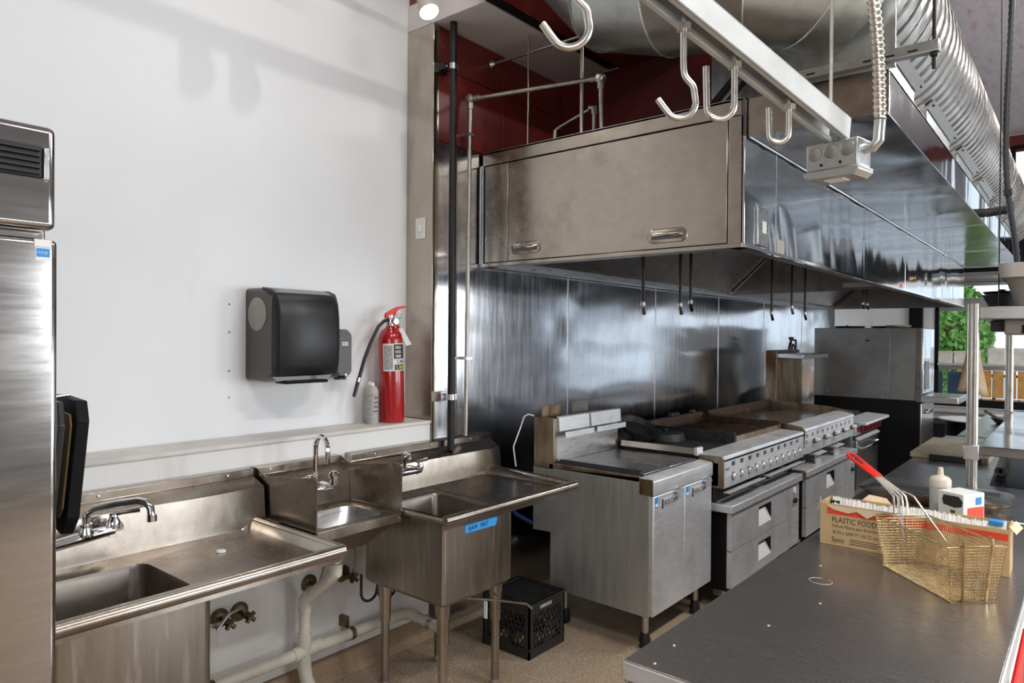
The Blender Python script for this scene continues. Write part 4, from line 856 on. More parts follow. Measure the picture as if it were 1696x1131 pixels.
# ------------------------------------------------------------------ exhaust hood
t = thing('exhaust_hood', 'long stainless exhaust hood over the cooking line', 'hood', (6.8, 2.0, 2.1))
HX0, HX1, HM, HYF, HYB, HZ0, HZM, HZ1 = 3.145, 10.50, 6.80, 1.222, 2.845, 2.10, 2.612, 2.79
MB().box(HX0+.012, HX0+.022, HYF+.02, HYB, HZ0+.01, HZ1-.01).build('end_backing', 'black_matte', t)
MB().box(HX0, HX0+.014, HYF+.012, HYB, 2.712, HZ1).build('end_top_trim', 'steel_end', t, bevel=.003)
MB().box(HX0, HX0+.014, HYF+.008, 1.302, HZ0, 2.709).build('corner_post', 'steel_end', t, bevel=.002)
MB().box(HX0, HX0+.014, 1.306, 2.640, HZ0+.024, 2.706).build('end_door', 'steel_end', t, bevel=.003)
MB().box(HX0, HX0+.014, 2.644, HYB-.02, HZ0+.024, 2.706).build('end_strip', 'steel_end', t, bevel=.003)
MB().box(HX0-.004, HX0+.014, HYF+.01, HYB, HZ0, HZ0+.021).build('end_bottom_trim', 'steel_end', t, bevel=.002)
for yc, zc in ((2.506, 2.194), (1.612, 2.186)):
    pl = MB().loft([[(HX0-.003, yc+p[0], zc+p[1]) for p in [(a[0], a[1]) for a in rr(-.105, .105, -.032, .032, .031, 0, 6)]], [(HX0+.001, yc+p[0], zc+p[1]) for p in [(a[0], a[1]) for a in rr(-.112, .112, -.037, .037, .036, 0, 6)]]]).build('pull_plate', 'steel_end', t)
    MB().box(HX0-.0045, HX0-.003, yc-.085, yc+.085, zc-.018, zc+.012).build('pull_recess', 'steel_dark', pl)
    MB().tube([(HX0-.004, yc-.082, zc+.006), (HX0-.018, yc-.07, zc+.004), (HX0-.018, yc+.07, zc+.004), (HX0-.004, yc+.082, zc+.006)], .009, 10).build('pull', 'chrome', pl)
fp = []
for a, b in ((HX0, HM-.003), (HM+.003, HX1)):
    o = MB().box(a, b, HYF, HYF+.018, HZ0, HZM).build('front_panel', 'steel_hood', t, bevel=.002); fp.append(o)
    MB().box(a, b, HYF-.006, HYF, HZ0, HZ0+.014).build('drip_hem', 'chrome', o)
    MB().box(a, b, HYF+.018, HYF+.075, HZ0, HZ0+.006).build('front_lip', 'steel_dark', t)
    MB().box(a, b, HYF, HYF+.018, HZM, HZ1).build('upper_front', 'steel_dark', t)
MB().box(3.56, 3.566, HYF-.002, HYF, HZ0+.014, HZM).build('front_seam', 'galv', fp[0])
sw = MB().box(3.285, 3.425, HYF-.012, HYF, 2.125, 2.305).build('switch_plate', 'galv_dark', fp[0], bevel=.003)
MB().box(3.335, 3.385, HYF-.018, HYF-.012, 2.185, 2.245).build('switch', 'paper', sw, bevel=.003)
for x in (3.31, 3.40):
    for z in (2.14, 2.205, 2.225, 2.29): MB().lathe([(.006, -.003), (.006, 0)], (x, HYF-.012, z), 'y', 8).build('screw', 'chrome', sw)
MB().box(3.575, 3.69, HYF-.002, HYF, 2.115, 2.185).build('data_plate', 'tub_light', fp[0])
w = MB().box(6.60, 6.68, HYF-.002, HYF, 2.115, 2.150).build('warning_label', 'ink_red', fp[0], label='small red warning label')
MB().box(6.61, 6.67, HYF-.003, HYF-.002, 2.122, 2.130).build('print', 'paper', w)
MB().lathe([(.02, -.02), (.022, 0)], (7.15, HYF, 2.235), 'y', 10).build('brass_stud', 'gold', fp[1])
MB().box(HX1-.014, HX1, HYF, HYB, HZ0, HZ1).build('far_end_panel', 'steel_dark', t)
MB().box(HX0, HX1, HYF+.018, HYB, HZ1-.012, HZ1).build('top_panel', 'galv_dark', t)
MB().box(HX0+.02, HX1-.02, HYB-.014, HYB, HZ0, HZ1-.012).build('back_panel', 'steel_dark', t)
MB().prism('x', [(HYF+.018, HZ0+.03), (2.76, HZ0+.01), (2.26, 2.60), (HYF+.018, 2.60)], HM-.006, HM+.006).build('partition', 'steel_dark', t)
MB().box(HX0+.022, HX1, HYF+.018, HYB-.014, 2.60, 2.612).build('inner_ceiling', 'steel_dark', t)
MB().box(HX0+.014, HX0+.075, HYF+.018, HYB, HZ0, HZ0+.006).build('end_lip', 'steel', t)
MB().prism('x', [(HYB-.015, HZ0), (HYB-.075, HZ0), (HYB-.075, HZ0+.05), (HYB-.068, HZ0+.05), (HYB-.068, HZ0+.008), (HYB-.015, HZ0+.008)], HX0+.02, HX1-.02).build('grease_gutter', 'steel', t)
# stainless baffle filters, one mesh per filter, sloping from gutter to inner ceiling
p0, p1 = Vector((0, 2.775, 2.14)), Vector((0, 2.27, 2.60)); dv = (p1-p0); nv = Vector((0, -dv.z, dv.y)).normalized() * -1
flt = MB()
def slab(mb, x0, x1, s0, s1, h0, h1):
    c = []
    for hh in (h0, h1):
        for (xx, ss) in ((x0, s0), (x1, s0), (x1, s1), (x0, s1)):
            q = p0+dv*ss+nv*hh; c.append((xx, q.y, q.z))
    mb.add(c, [(0, 3, 2, 1), (4, 5, 6, 7), (0, 1, 5, 4), (1, 2, 6, 5), (2, 3, 7, 6), (3, 0, 4, 7)])
slab(flt, 0, .505, 0, .05, 0, .03); slab(flt, 0, .505, .95, 1, 0, .03); slab(flt, 0, .02, 0, 1, 0, .03); slab(flt, .485, .505, 0, 1, 0, .03)
for k in range(9): slab(flt, .035+.05*k, .065+.05*k, .05, .95, .012, .028)
slab(flt, 0, .505, 0, 1, -.002, .002)
f0 = None
for sx in (HX0+.035, HM+.02):
    for k in range(7):
        x = sx+.512*k
        if f0 is None:
            for v_ in flt.v: v_.x += x
            f0 = flt.build('baffle_filter', 'steel', t, 30); fx = x
        else: dup(f0, (x-fx, 0, 0))
for x, z, ring in ((3.61, 1.815, 1), (4.09, 1.83, 1), (4.24, 1.855, 0), (5.75, 1.83, 0), (6.25, 1.896, 1), (6.62, 1.853, 0), (8.75, 2.03, 0), (8.95, 2.03, 0)):
    zz = max(z, 1.8)
    p = MB().tube([(x, 2.0, 2.60), (x, 2.0, zz+.075)], .0105, 10).build('nozzle_pipe', 'black_iron_pipe', t)
    MB().lathe([(.012, 0), (.015, .006), (.015, .03), (.012, .036)], (x, 2.0, zz+.045), 'z', 10).build('nozzle_collar', 'pipe_steel', p)
    MB().tube([(x, 2.0, zz+.045), (x-.012, 1.985, zz)], [.010, .012], 8).build('nozzle', 'black_iron_pipe' if not ring else 'pipe_steel', p)
    if ring: MB().tube(arc((x+(.02 if x > 4 else -.02), 1.99, zz+.022), .026, 0, 340, 14, (1, 0, 0), (0, 0, 1)), .0018, 5).build('cap_ring', 'steel', p)
for x in (7.6, 9.3): MB().lathe([(.03, 0), (.05, -.02), (.055, -.08), (.05, -.12), (0, -.13)], (x, 1.75, 2.6), 'z', 16).build('light_jar', 'white_plastic', t)
MB().box(HM-.009, HM-.006, 1.30, 1.72, 2.15, 2.19).build('notice_strip', 'tub_light', t)
MB().box(HX0+.01, HX0+.05, HYB+.001, 2.860, HZ0, 2.72).build('standoff', 'galv_dark', t)
# ------------------------------------------------------------------ front supply plenum
t = thing('supply_plenum', 'stainless air supply plenum along the front top of the hood', 'plenum', (6.9, .92, 2.612))
PX = [3.172, 4.90, 6.745, 8.72, 10.66]; PY0, PY1 = .636, 1.217
MB().box(PX[0]-.004, PX[0], PY0, PY1, HZM, 2.785).build('end_panel', 'steel_end', t)
for a, b in zip(PX, PX[1:]):
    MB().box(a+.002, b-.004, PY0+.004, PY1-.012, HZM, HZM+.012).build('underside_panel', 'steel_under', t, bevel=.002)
    MB().box(a, b-.003, PY0, PY0+.006, HZM-.012, 2.785).build('front_panel', 'steel_hood', t, bevel=.002)
    MB().box(b-.01, b, PY0+.006, PY1-.012, HZM-.004, HZM).build('seam_trim', 'steel', t)
    MB().box(a, b, PY0, PY1, 2.773, 2.785).build('top_panel', 'galv', t)
MB().tube([(PX[0], PY1-.006, HZM-.003), (PX[-1], PY1-.006, HZM-.003)], .006, 8).build('edge_trim', 'chrome', t)
MB().box(PX[-1]-.006, PX[-1], PY0, PY1, HZM, 2.785).build('end_panel', 'galv', t)
MB().box(PX[0], PX[-1], PY1-.012, PY1, HZM+.002, 2.785).build('rear_panel', 'galv', t)
# ------------------------------------------------------------------ round duct, collars
t = thing('spiral_duct', 'large ribbed spiral duct running above the supply plenum', 'duct', (7.3, .885, 2.9))
DY, DZ, DR = .885, 3.262, .342
DX0, DX1 = 3.22, 11.2
n = 48
MB().loft([[(x, DY+DR*math.cos(2*math.pi*j/n), DZ+DR*math.sin(2*math.pi*j/n)) for j in range(n)] for x in (DX0, DX1)], True, True).build('spiral_pipe', 'spiral', t, 50)
hx = []; turns = int((DX1-DX0)/.118)
for k in range(turns*32):
    a = -2*math.pi*k/32; hx.append((DX0+.02+.118*k/32, DY+(DR+.003)*math.cos(a), DZ+(DR+.003)*math.sin(a)))
MB().tube(hx, .0065, 5).build('shade_seam_rib', 'steel_dark', t, 60)  # rib coloured dark to stand in for the seam's shadow line
for k in range(6):
    x0 = 3.27+1.17*k; x1 = x0+.80
    c = MB().box(x0, x1, .70, 1.05, 2.786, 2.978).build('collar', 'galv', t, bevel=.002)
    MB().prism('x', [(.700, 2.965), (.662, 2.992), (.655, 2.985), (.694, 2.955)], x0-.04, x1+.04).build('collar_flange', 'galv', c)
    for xx in (x0, x1): MB().lathe([(.009, -.008), (.009, .002)], (xx, .672, 2.975), 'y', 6).build('screw', 'black_iron_pipe', c)
MB().box(3.19, 3.215, .62, 1.14, 2.80, 3.1).build('start_plate', 'galv_dark', t)
t = thing('elbow_duct', 'smooth galvanised duct elbow sweeping up to the red ceiling', 'duct', (2.9, 1.5, 2.95))
cl = [Vector(p) for p in ((3.20, .885, 3.262), (3.03, .95, 3.262), (2.92, 1.12, 3.275), (2.89, 1.45, 3.31), (2.90, 1.72, 3.40), (2.93, 1.92, 3.62), (2.95, 2.0, 3.95), (2.95, 2.02, 4.89))]
for k in range(len(cl)-1):
    a = cl[k]; b = cl[k+1]
    def jt(i):
        d = ((cl[min(i+1, len(cl)-1)]-cl[i]).normalized()+(cl[i]-cl[max(i-1, 0)]).normalized()); return d.normalized()
    rings = []
    for (p, d) in ((a, jt(k)), (b, jt(k+1))):
        ax = (b-a).normalized(); u = ax.cross(Vector((0, 0, 1)) if abs(ax.z) < .9 else Vector((1, 0, 0))).normalized(); w = ax.cross(u); ring = []
        for j in range(36):
            q = p+(u*math.cos(2*math.pi*j/36)+w*math.sin(2*math.pi*j/36))*DR*.985
            s_ = (p-q).dot(d)/ax.dot(d); ring.append(q+ax*s_)
        rings.append(ring)
    MB().loft(rings, k == 0, False).build('gore', 'galv_dark', t, 60)
    if 0 < k < 7:
        MB().tube([q+(q-a)*.004 for q in rings[0]], .005, 6, closed=True).build('seam_bead', 'galv', t)
# trapeze strut carrying the duct
t = thing('trapeze_hanger', 'speckled grey strut with threaded rod crossing under the spiral duct', 'hanger', (3.1, .75, 2.79))
MB().box(3.08, 3.122, .448, 1.10, 2.787, 2.832).build('strut', 'galv_dark', t, bevel=.004)
for y in (.52, .60, .68, .90): MB().box(3.078, 3.08, y, y+.035, 2.80, 2.806).build('slot', 'black_matte', t)
MB().tube([(3.10, .468, 2.725), (3.10, .468, 4.899)], .0075, 10).build('rod', 'black_iron_pipe', t)
MB().lathe([(.014, -.012), (.016, -.006), (.014, 0)], (3.10, .468, 2.785), 'z', 6).build('nut', 'black_iron_pipe', t)
t = thing('flex_lines', 'dark flexible lines curving behind the hood end', 'hose', (3.5, 1.4, 2.8))
for y, r_ in ((1.45, .022), (1.37, .016)):
    MB().tube([(3.42, y+.12, 2.793), (3.46, y+.08, 2.88), (3.50, y+.02, 2.97), (3.54, y-.04, 3.06), (3.56, y-.07, 3.2)], r_, 10).build('line', 'dark_flex', t)
tag(MB().box(3.62, 3.95, 1.25, 1.60, 2.792, 3.30).build('duct_riser', 'galv', bevel=.004), 'square galvanised riser on the hood behind the hanging hooks', 'duct')

# ------------------------------------------------------------------ hanging hook rail with junction box
t = thing('hook_rail', 'grey hanging strut rail with metal hooks and a junction box', 'rail', (1.1, .38, 2.04))
E0, E1 = Vector((.529, .499, 2.181)), Vector((1.342, .351, 2.035)); ax = (E1-E0).normalized()
side = ax.cross(Vector((0, 0, 1))).normalized(); upv = side.cross(ax).normalized()
def rail_pt(s_, a=0, b=0): return E0+ax*s_+side*a+upv*b
L = (E1-E0).length
def rail_box(mb, s0, s1, a0, a1, b0, b1):
    c = [rail_pt(s, a, b) for b in (b0, b1) for s, a in ((s0, a0), (s1, a0), (s1, a1), (s0, a1))]
    return mb.add(c, [(0, 3, 2, 1), (4, 5, 6, 7), (0, 1, 5, 4), (1, 2, 6, 5), (2, 3, 7, 6), (3, 0, 4, 7)])
ch = MB(); h = .0205
rail_box(ch, 0, L, h-.003, h, -.0, .041); rail_box(ch, 0, L, -h, -h+.003, 0, .041); rail_box(ch, 0, L, -h, h, .038, .041)
rail_box(ch, 0, L, h-.010, h, 0, .003); rail_box(ch, 0, L, -h, -h+.010, 0, .003)
rail_box(ch, 0, L, h-.010, h-.0075, .003, .010); rail_box(ch, 0, L, -h+.0075, -h+.010, .003, .010)
chn = ch.build('channel', 'strut', t, 30, bevel=.0008)
for k in range(9): rail_box(MB(), .06+.09*k, .095+.09*k, -.008, .008, .0355, .0378).build('slot', 'black_matte', chn)
def hook(s_, ang, ln=.125, sc=1.0):
    o = rail_pt(s_, 0, -.0); dx = Vector((math.cos(R(ang)), math.sin(R(ang)), 0)); z = Vector((0, 0, 1))
    P = [o+z*.02, o-z*.03*sc, o-z*(ln*.62)]
    P += [o-z*(ln*.70)+dx*.006*sc, o-z*(ln*.78)+dx*.016*sc]
    c = o-z*(ln*.98)+dx*(-.004)*sc; r_ = .024*sc
    P += [c+dx*(r_*math.cos(R(q)))+z*(r_*math.sin(R(q))) for q in (25, -5, -35, -65, -95, -125, -150)]
    P += [P[-1]-dx*.014*sc+z*.020*sc]
    # smooth the path
    for _ in range(2):
        Q = [P[0]]
        for a, b in zip(P, P[1:]): Q += [a*.75+b*.25, a*.25+b*.75]
        P = Q+[P[-1]]
    hk = MB().tube(P, .0050*sc, 10).build('hook', 'zinc', t, 60)
    MB().tube([o-z*.004, o-z*.013], .0105, 6).build('nut', 'zinc', hk)
    return hk
hook(.372, -60, .115, .88); hook(.155, -60, .112, .95)
def uhook(s_, ang, dep, w_):
    o = rail_pt(s_, 0, 0); dx = Vector((math.cos(R(ang)), math.sin(R(ang)), 0)); z = Vector((0, 0, 1)); r_ = w_/2
    P = [o+z*.02, o-z*.02, o-z*(dep-r_)]+[o-z*(dep-r_)+dx*(r_-r_*math.cos(R(q)))-z*(r_*math.sin(R(q))) for q in range(20, 181, 20)]+[o-z*(dep*.45)+dx*w_*1.02, o-z*.004+dx*w_*1.04]
    hk = MB().tube(P, .0049, 10).build('hook', 'zinc', t, 60)
    MB().tube([o-z*.002, o-z*.011], .0105, 6).build('nut', 'zinc', hk)
uhook(.500, 113, .085, .040); uhook(.662, 110, .062, .030)
MB().rod(rail_pt(L-.035, 0, .03), rail_pt(L-.035, 0, .03)+Vector((0, 0, 2.825)), .0032, 8).build('hanger_rod', 'zinc', t)
MB().rod(rail_pt(.03, 0, .03), rail_pt(.03, 0, .03)+Vector((0, 0, 2.68)), .0032, 8).build('hanger_rod', 'zinc', t)
bx = MB(); bc = Vector((1.350, .352, 2.004))
axh = Vector((ax.x, ax.y, 0)).normalized(); sdh = axh.cross(Vector((0, 0, 1)))
bmat = Matrix.Translation(bc) @ Matrix((axh, sdh, Vector((0, 0, 1)))).transposed().to_4x4()
bx.box(-.028, .024, -.047, .047, -.020, .030).xf(bmat)
jb = bx.build('junction_box', 'galv', t, bevel=.003)
MB().prism('x', [(-.050, -.020), (.050, -.020), (.050, -.028), (.040, -.036), (-.040, -.036), (-.050, -.028)], -.032, .028).xf(bmat).build('cover', 'galv', jb, bevel=.002)
MB().box(-.018, .010, -.018, .016, -.0375, -.036).xf(bmat).build('tape', 'paper', jb)
for y in (-.030, -.001, .028): MB().lathe([(.0115, -.0006), (.0125, -.0010), (.0130, 0)], (-.0282, y, .012), 'x', 18).xf(bmat).build('knockout', 'galv_dark', jb)
for y in (-.018, .016): MB().lathe([(.0025, -.001), (.0025, 0)], (-.0282, y, -.010), 'x', 8).xf(bmat).build('hole', 'black_matte', jb)
MB().rod(bc+Vector((0, 0, .028)), bc+Vector((0, 0, .045)), .008, 8).build('neck', 'galv', jb)
q0 = bmat @ Vector((.0, .047, .012)); P = [q0, q0+sdh*.012, q0+sdh*.022+Vector((0, 0, .010)), q0+sdh*.024+Vector((0, 0, .045))]
MB().tube(P, .0095, 12).build('connector', 'galv', jb)
s0 = P[-1]; pts = []; rs = []
for k in range(690):
    u_ = k/150; c = s0+Vector((.0, .0, .60*u_))+Vector((.035, .055, 0))*min(u_, 1.6)+Vector((.003, -.005, 0))*math.sin(u_*6)
    pts.append(c); rs.append(.0088 if k % 3 else .0112)
MB().tube(pts, rs, 12).build('flex_conduit', 'flex', jb, 60)

# ------------------------------------------------------------------ prep table in the foreground
t = thing('prep_table', 'dark scratched stainless work table in the foreground', 'table', (2.55, .5, 0))
c4 = [(1.469, .859), (3.66, .829), (3.66, .132), (1.462, .147)]
MB().prism('z', c4, .876, .900).build('tabletop', 'steel_table', t, bevel=.004)
def edge(p, q, n_):
    (ax_, ay), (bx_, by) = p, q; mb = MB(); o = Vector((n_[0], n_[1], 0))
    A, B = Vector((ax_, ay, 0)), Vector((bx_, by, 0)); pr_ = [(.0, .8965), (.0025, .895), (.0025, .855), (-.018, .838), (-.022, .840), (-.004, .858), (-.004, .8965)]
    mb.loft([[A+o*d+Vector((0, 0, z)) for d, z in pr_], [B+o*d+Vector((0, 0, z)) for d, z in pr_]]); return mb
for a, b, n_ in ((0, 3, (-1, 0)), (0, 1, (0, 1)), (3, 2, (0, -1)), (1, 2, (1, 0))): edge(c4[a], c4[b], n_).build('table_edge', 'steel_front' if n_ != (0, 1) else 'steel_table', t, bevel=.001)
for x in (1.56, 3.56):
    for y in (.21, .765):
        l = MB().tube([(x, y, .04), (x, y, .876)], .0205, 14).build('leg', 'steel', t); MB().lathe([(.022, 0), (.026, .02), (.018, .05)], (x, y, 0), 'z', 12).build('foot', 'black', l)
MB().box(1.54, 3.58, .19, .785, .235, .262).build('undershelf', 'steel', t, bevel=.004)
MB().tube(arc((2.36, .655, .9002), .030, 0, 330, 20, (1, .1, 0), (-.1, 1.15, 0)), .0011, 4).build('ring_stain', 'tub_light', t)
for x, y in ((1.62, .80), (1.50, .79), (2.16, .60), (1.90, .66), (2.52, .70)): MB().lathe([(0, .0022), (.003, .0015), (.004, 0)], (x, y, .9), 'z', 7).build('crumb', 'card_torn', t)
t = thing('red_crate', 'bright red plastic crate on the shelf under the work table', 'crate', (2.95, .3, .262))
cr = MB()
for a in ((2.62, 3.28, .175, .187), (2.62, 3.28, .513, .525), (2.62, 2.632, .187, .513), (3.268, 3.28, .187, .513)): cr.box(a[0], a[1], a[2], a[3], .275, .58)
cr.box(2.62, 3.28, .175, .525, .263, .275).build('shell', 'red_plastic', t, bevel=.004)
MB().tube([(2.615, .17, .58), (3.285, .17, .58), (3.285, .53, .58), (2.615, .53, .58)], .010, 8, closed=True).build('rim', 'red_plastic', t)
t = thing('menu_rack', 'white wire rack with striped folders above the red crate', 'rack', (2.95, .3, .60))
for z in (.61, .69, .76): MB().tube([(2.64, .18, z), (3.26, .18, z), (3.26, .50, z), (2.64, .50, z)], .006, 6, closed=True).build('rail', 'white_plastic', t)
for x, y in ((2.64, .18), (3.26, .18), (3.26, .50), (2.64, .50)): MB().rod((x, y, .592), (x, y, .78), .006, 6).build('post', 'white_plastic', t)
for k in range(16): MB().box(2.66+.037*k, 2.676+.037*k, .20, .47, .618, .755+.01*(k % 3)).build('folder', ('paper', 'ink_blue', 'paper', 'ink', 'card')[k % 5], t)

# ------------------------------------------------------------------ cardboard box of food wrap
t = thing('food_wrap_box', 'open cardboard box of plastic food wrap with red stripe', 'box', (2.86, .49, .9))
bx0, bx1, by0, by1, bz = 2.803, 2.925, .190, .782, .9008
MB().box(bx0, bx0+.004, by0, by1, bz, 1.056).build('front_face', 'card', t)
MB().box(bx1-.004, bx1, by0, by1, bz, 1.060).build('rear_face', 'card', t)
MB().box(bx0+.004, bx1-.004, by0, by0+.004, bz, 1.065).build('end_face', 'card', t); MB().box(bx0+.004, bx1-.004, by1-.004, by1, bz, 1.058).build('end_face', 'card', t)
MB().box(bx0+.004, bx1-.004, by0+.004, by1-.004, bz, bz+.004).build('bottom', 'card_dark', t)
rl = MB().tube([(2.862, by0+.015, .975), (2.862, by1-.03, .975)], .052, 20).build('film_roll', 'film', t)
fm = MB(); rows = []
for i in range(3):
    row = []
    for k in range(160):
        y = by0+.012+(by1-by0-.05)*k/159; row.append((2.815+.022*i+rnd.uniform(-.002, .002), y, 1.040+(.026, .032, .016)[i]*(1-.15*math.sin(k*.07))+rnd.uniform(-.004, .006)-(.02 if i == 0 else 0)))
    rows.append(row)
fm.loft(rows, False, False, False).build('loose_film', 'film', t)
MB().box(2.818, 2.85, by0+.02, by0+.06, 1.062, 1.077).build('cutter', 'ink_blue', t, bevel=.003); MB().box(2.82, 2.86, by1-.065, by1-.03, 1.048, 1.066).build('cutter_end', 'black', t, bevel=.004)
F = bx0-.0006
def onbox(name, s_, size, y, z, mat, wide=1.0, shear=0): return text(name, s_, size, (F, y, z), (0, -1, 0), (0, 0, 1), mat, t, .0003, wide, shear=shear)
st = MB().box(F-.0002, bx0, by0+.005, by1-.025, 1.018, 1.042).build('red_stripe', 'ink_red', t)
onbox('lettering', 'PLASTIC FOOD WRAP', .029, by1-.042, .989, 'ink', .78)
onbox('lettering', 'Película Plástica para Envolver Alimentos', .0165, by1-.042, .970, 'ink_tan', .78, .2)
onbox('lettering', '18 IN x 2000 FT (45.72 cm x 609.6 m)', .018, by1-.042, .946, 'ink_tan', .80)
onbox('logo', 'Sysco', .027, by1-.042, .915, 'ink', .72)
for k in range(3): MB().box(F-.0001, bx0, by1-.20-.02*(k % 2), by1-.105, .914+.008*k, .917+.008*k).build('fine_print', 'ink_tan', t)
tf = [(F-.003, by1-.02, 1.052), (F-.004, by1-.05, 1.036), (F-.006, by1-.10, 1.030), (F-.004, by1-.13, 1.040), (F-.010, by1-.165, 1.022), (F-.004, by1-.20, 1.043), (F-.001, by1-.22, 1.052)]
MB().add(tf+[(p[0]+.0015, p[1], p[2]) for p in tf], [tuple(range(7)), tuple(range(13, 6, -1))]+[(i, (i+1) % 7, 7+(i+1) % 7, 7+i) for i in range(7)]).build('torn_flap', 'card_torn', t)
for pts in ([(bx0+.01, by1, 1.05), (bx0+.05, by1+.012, 1.066), (bx0+.05, by1+.020, 1.03), (bx0+.01, by1+.012, 1.02)], [(bx1, by1-.12, 1.06), (bx1+.02, by1-.14, 1.08), (bx1+.02, by1-.20, 1.075), (bx1, by1-.22, 1.06)], [(bx0+.02, by0, 1.06), (bx0+.09, by0-.012, 1.07), (bx0+.09, by0-.03, 1.05), (bx0+.02, by0-.016, 1.04)]):
    q = [Vector(p) for p in pts]; MB().add(q+[p+Vector((.0, .0015, .0015)) for p in q], [(0, 1, 2, 3), (7, 6, 5, 4), (0, 1, 5, 4), (1, 2, 6, 5), (2, 3, 7, 6), (3, 0, 4, 7)]).build('torn_flap', 'card_torn', t)

# ------------------------------------------------------------------ fry basket
t = thing('fry_basket', 'brass coloured wire fry basket with red coated handle', 'basket', (2.60, .36, .9))
bu, bv = Vector((-.725, -.69, 0)).normalized(), Vector((.69, -.725, 0)).normalized(); bo = Vector((2.588, .368, .9))
def bp(u_, v_, z): return bo+bu*u_+bv*v_+Vector((0, 0, z))
HL, HW, BL, BW, BH = .180, .092, .166, .070, .165     # half sizes at rim and floor, height
def wallpt(side, s_, h_):
    k = h_/BH; l_ = BL+(HL-BL)*k; w_ = BW+(HW-BW)*k
    return {0: bp(-l_+2*l_*s_, w_, .006+h_), 1: bp(-l_+2*l_*s_, -w_, .006+h_), 2: bp(l_, -w_+2*w_*s_, .006+h_), 3: bp(-l_, -w_+2*w_*s_, .006+h_)}[side]
wm = MB(); wr = .0008
for side, n_ in ((0, 40), (1, 40), (2, 18), (3, 18)):
    for k in range(n_+1): wm.tube([wallpt(side, k/n_, 0), wallpt(side, k/n_, BH)], wr, 4, False)
    for k in range(19): wm.tube([wallpt(side, 0, BH*k/18), wallpt(side, 1, BH*k/18)], wr, 4, False)
for k in range(41): u_ = -BL+2*BL*k/40; wm.tube([bp(u_, -BW, .006), bp(u_, BW, .006)], wr, 4, False)
for k in range(17): v_ = -BW+2*BW*k/16; wm.tube([bp(-BL, v_, .006), bp(BL, v_, .006)], wr, 4, False)
o = wm.build('wire_mesh', 'gold', t, 0); o['kind'] = 'stuff'
MB().tube([bp(HL, HW, BH+.006), bp(HL, -HW, BH+.006), bp(-HL, -HW, BH+.006), bp(-HL, HW, BH+.006)], .0038, 8, closed=True).build('rim', 'gold', t)
MB().tube([bp(BL, BW, .004), bp(BL, -BW, .004), bp(-BL, -BW, .004), bp(-BL, BW, .004)], .0032, 8, closed=True).build('base_ring', 'gold', t)
for v_ in (-.045, .045):
    MB().tube([bp(BL+.003, v_*.8, .004), bp(HL+.004, v_, BH+.006), bp(HL+.002, v_, BH+.028), bp(HL-.010, v_, BH+.030), bp(HL-.016, v_, BH+.018)], .0036, 8).build('hang_hook', 'gold', t)
hd = Vector((.60, .80, 0)); hq = bp(-HL-.004, 0, 0); hv = Vector((.80, -.60, 0))
def hp_(along, lat, z): return hq+hd*along+hv*lat+Vector((0, 0, BH+z))
for v_ in (-.024, -.008, .008, .024):
    MB().tube([bp(-HL-.004, v_, BH-.05), bp(-HL-.004, v_, BH+.045), hp_(.006, v_, .070), hp_(.030, v_*.9, .085), hp_(.115, v_*.5, .122)], .0034, 8).build('handle_wire', 'zinc', t)
for v_ in (-.030, .030):
    MB().tube([bp(-HL+.13, v_*2.4, BH-.05), bp(-HL+.06, v_*1.5, BH+.03), hp_(-.025, v_, .075), hp_(.01, v_*.8, .084), hp_(.03, v_*.7, .082)], .0032, 8).build('handle_brace', 'zinc', t)
d0 = hp_(.105, 0, .118); d1 = hp_(.245, 0, .172)
MB().tube([d0-hv*.013, d1-hv*.016, d1+(d1-d0)*.11, d1+hv*.016, d0+hv*.013], .0062, 10).build('grip', 'red_plastic', t, label='red coated wire grip')
MB().tube([d0, d0*.45+d1*.55], .0062, 10).build('grip', 'red_plastic', t)

# ------------------------------------------------------------------ small things behind the box
t = thing('squeeze_bottle', 'milky squeeze bottle with cream nozzle cap behind the food wrap', 'bottle', (3.585, .497, .9))
MB().lathe([(.038, 0), (.042, .006), (.042, .125), (.040, .135), (0, .135)], (3.585, .497, .9008), 'z', 24).build('body', 'bottle', t, 50)
MB().lathe([(.043, .130), (.043, .16), (.036, .172), (.022, .178), (.013, .182), (.010, .215), (0, .216)], (3.585, .497, .9008), 'z', 24).build('cap', 'bottle_cap', t, 50)
t = thing('glove_box', 'small white carton with torn black opening and red panel', 'box', (3.46, .40, .9))
mt = Matrix.Translation((3.47, .405, .9008)) @ Matrix.Rotation(R(-28), 4, 'Z')
MB().box(-.065, .065, -.055, .055, 0, .142).xf(mt).build('carton', 'paper', t, bevel=.002)
hp = [(-.0668, -.048, .09), (-.0668, -.02, .082), (-.0668, .03, .088), (-.0668, .036, .108), (-.0668, .03, .128), (-.0668, -.035, .130), (-.0668, -.052, .112)]
MB().add([Vector(p) for p in hp]+[Vector((p[0]+.0015, p[1], p[2])) for p in hp], [tuple(range(7)), tuple(range(13, 6, -1))]+[(i, (i+1) % 7, 7+(i+1) % 7, 7+i) for i in range(7)]).xf(mt).build('torn_opening', 'ink', t)
MB().box(-.04, .06, -.0562, -.055, .03, .085).xf(mt).build('red_panel', 'ink_red', t)
MB().box(-.0662, -.065, -.02, .0, .055, .07).xf(mt).build('print', 'ink_tan', t); MB().box(.01, .045, -.0562, -.055, .095, .125).xf(mt).build('logo', 'ink_blue', t)

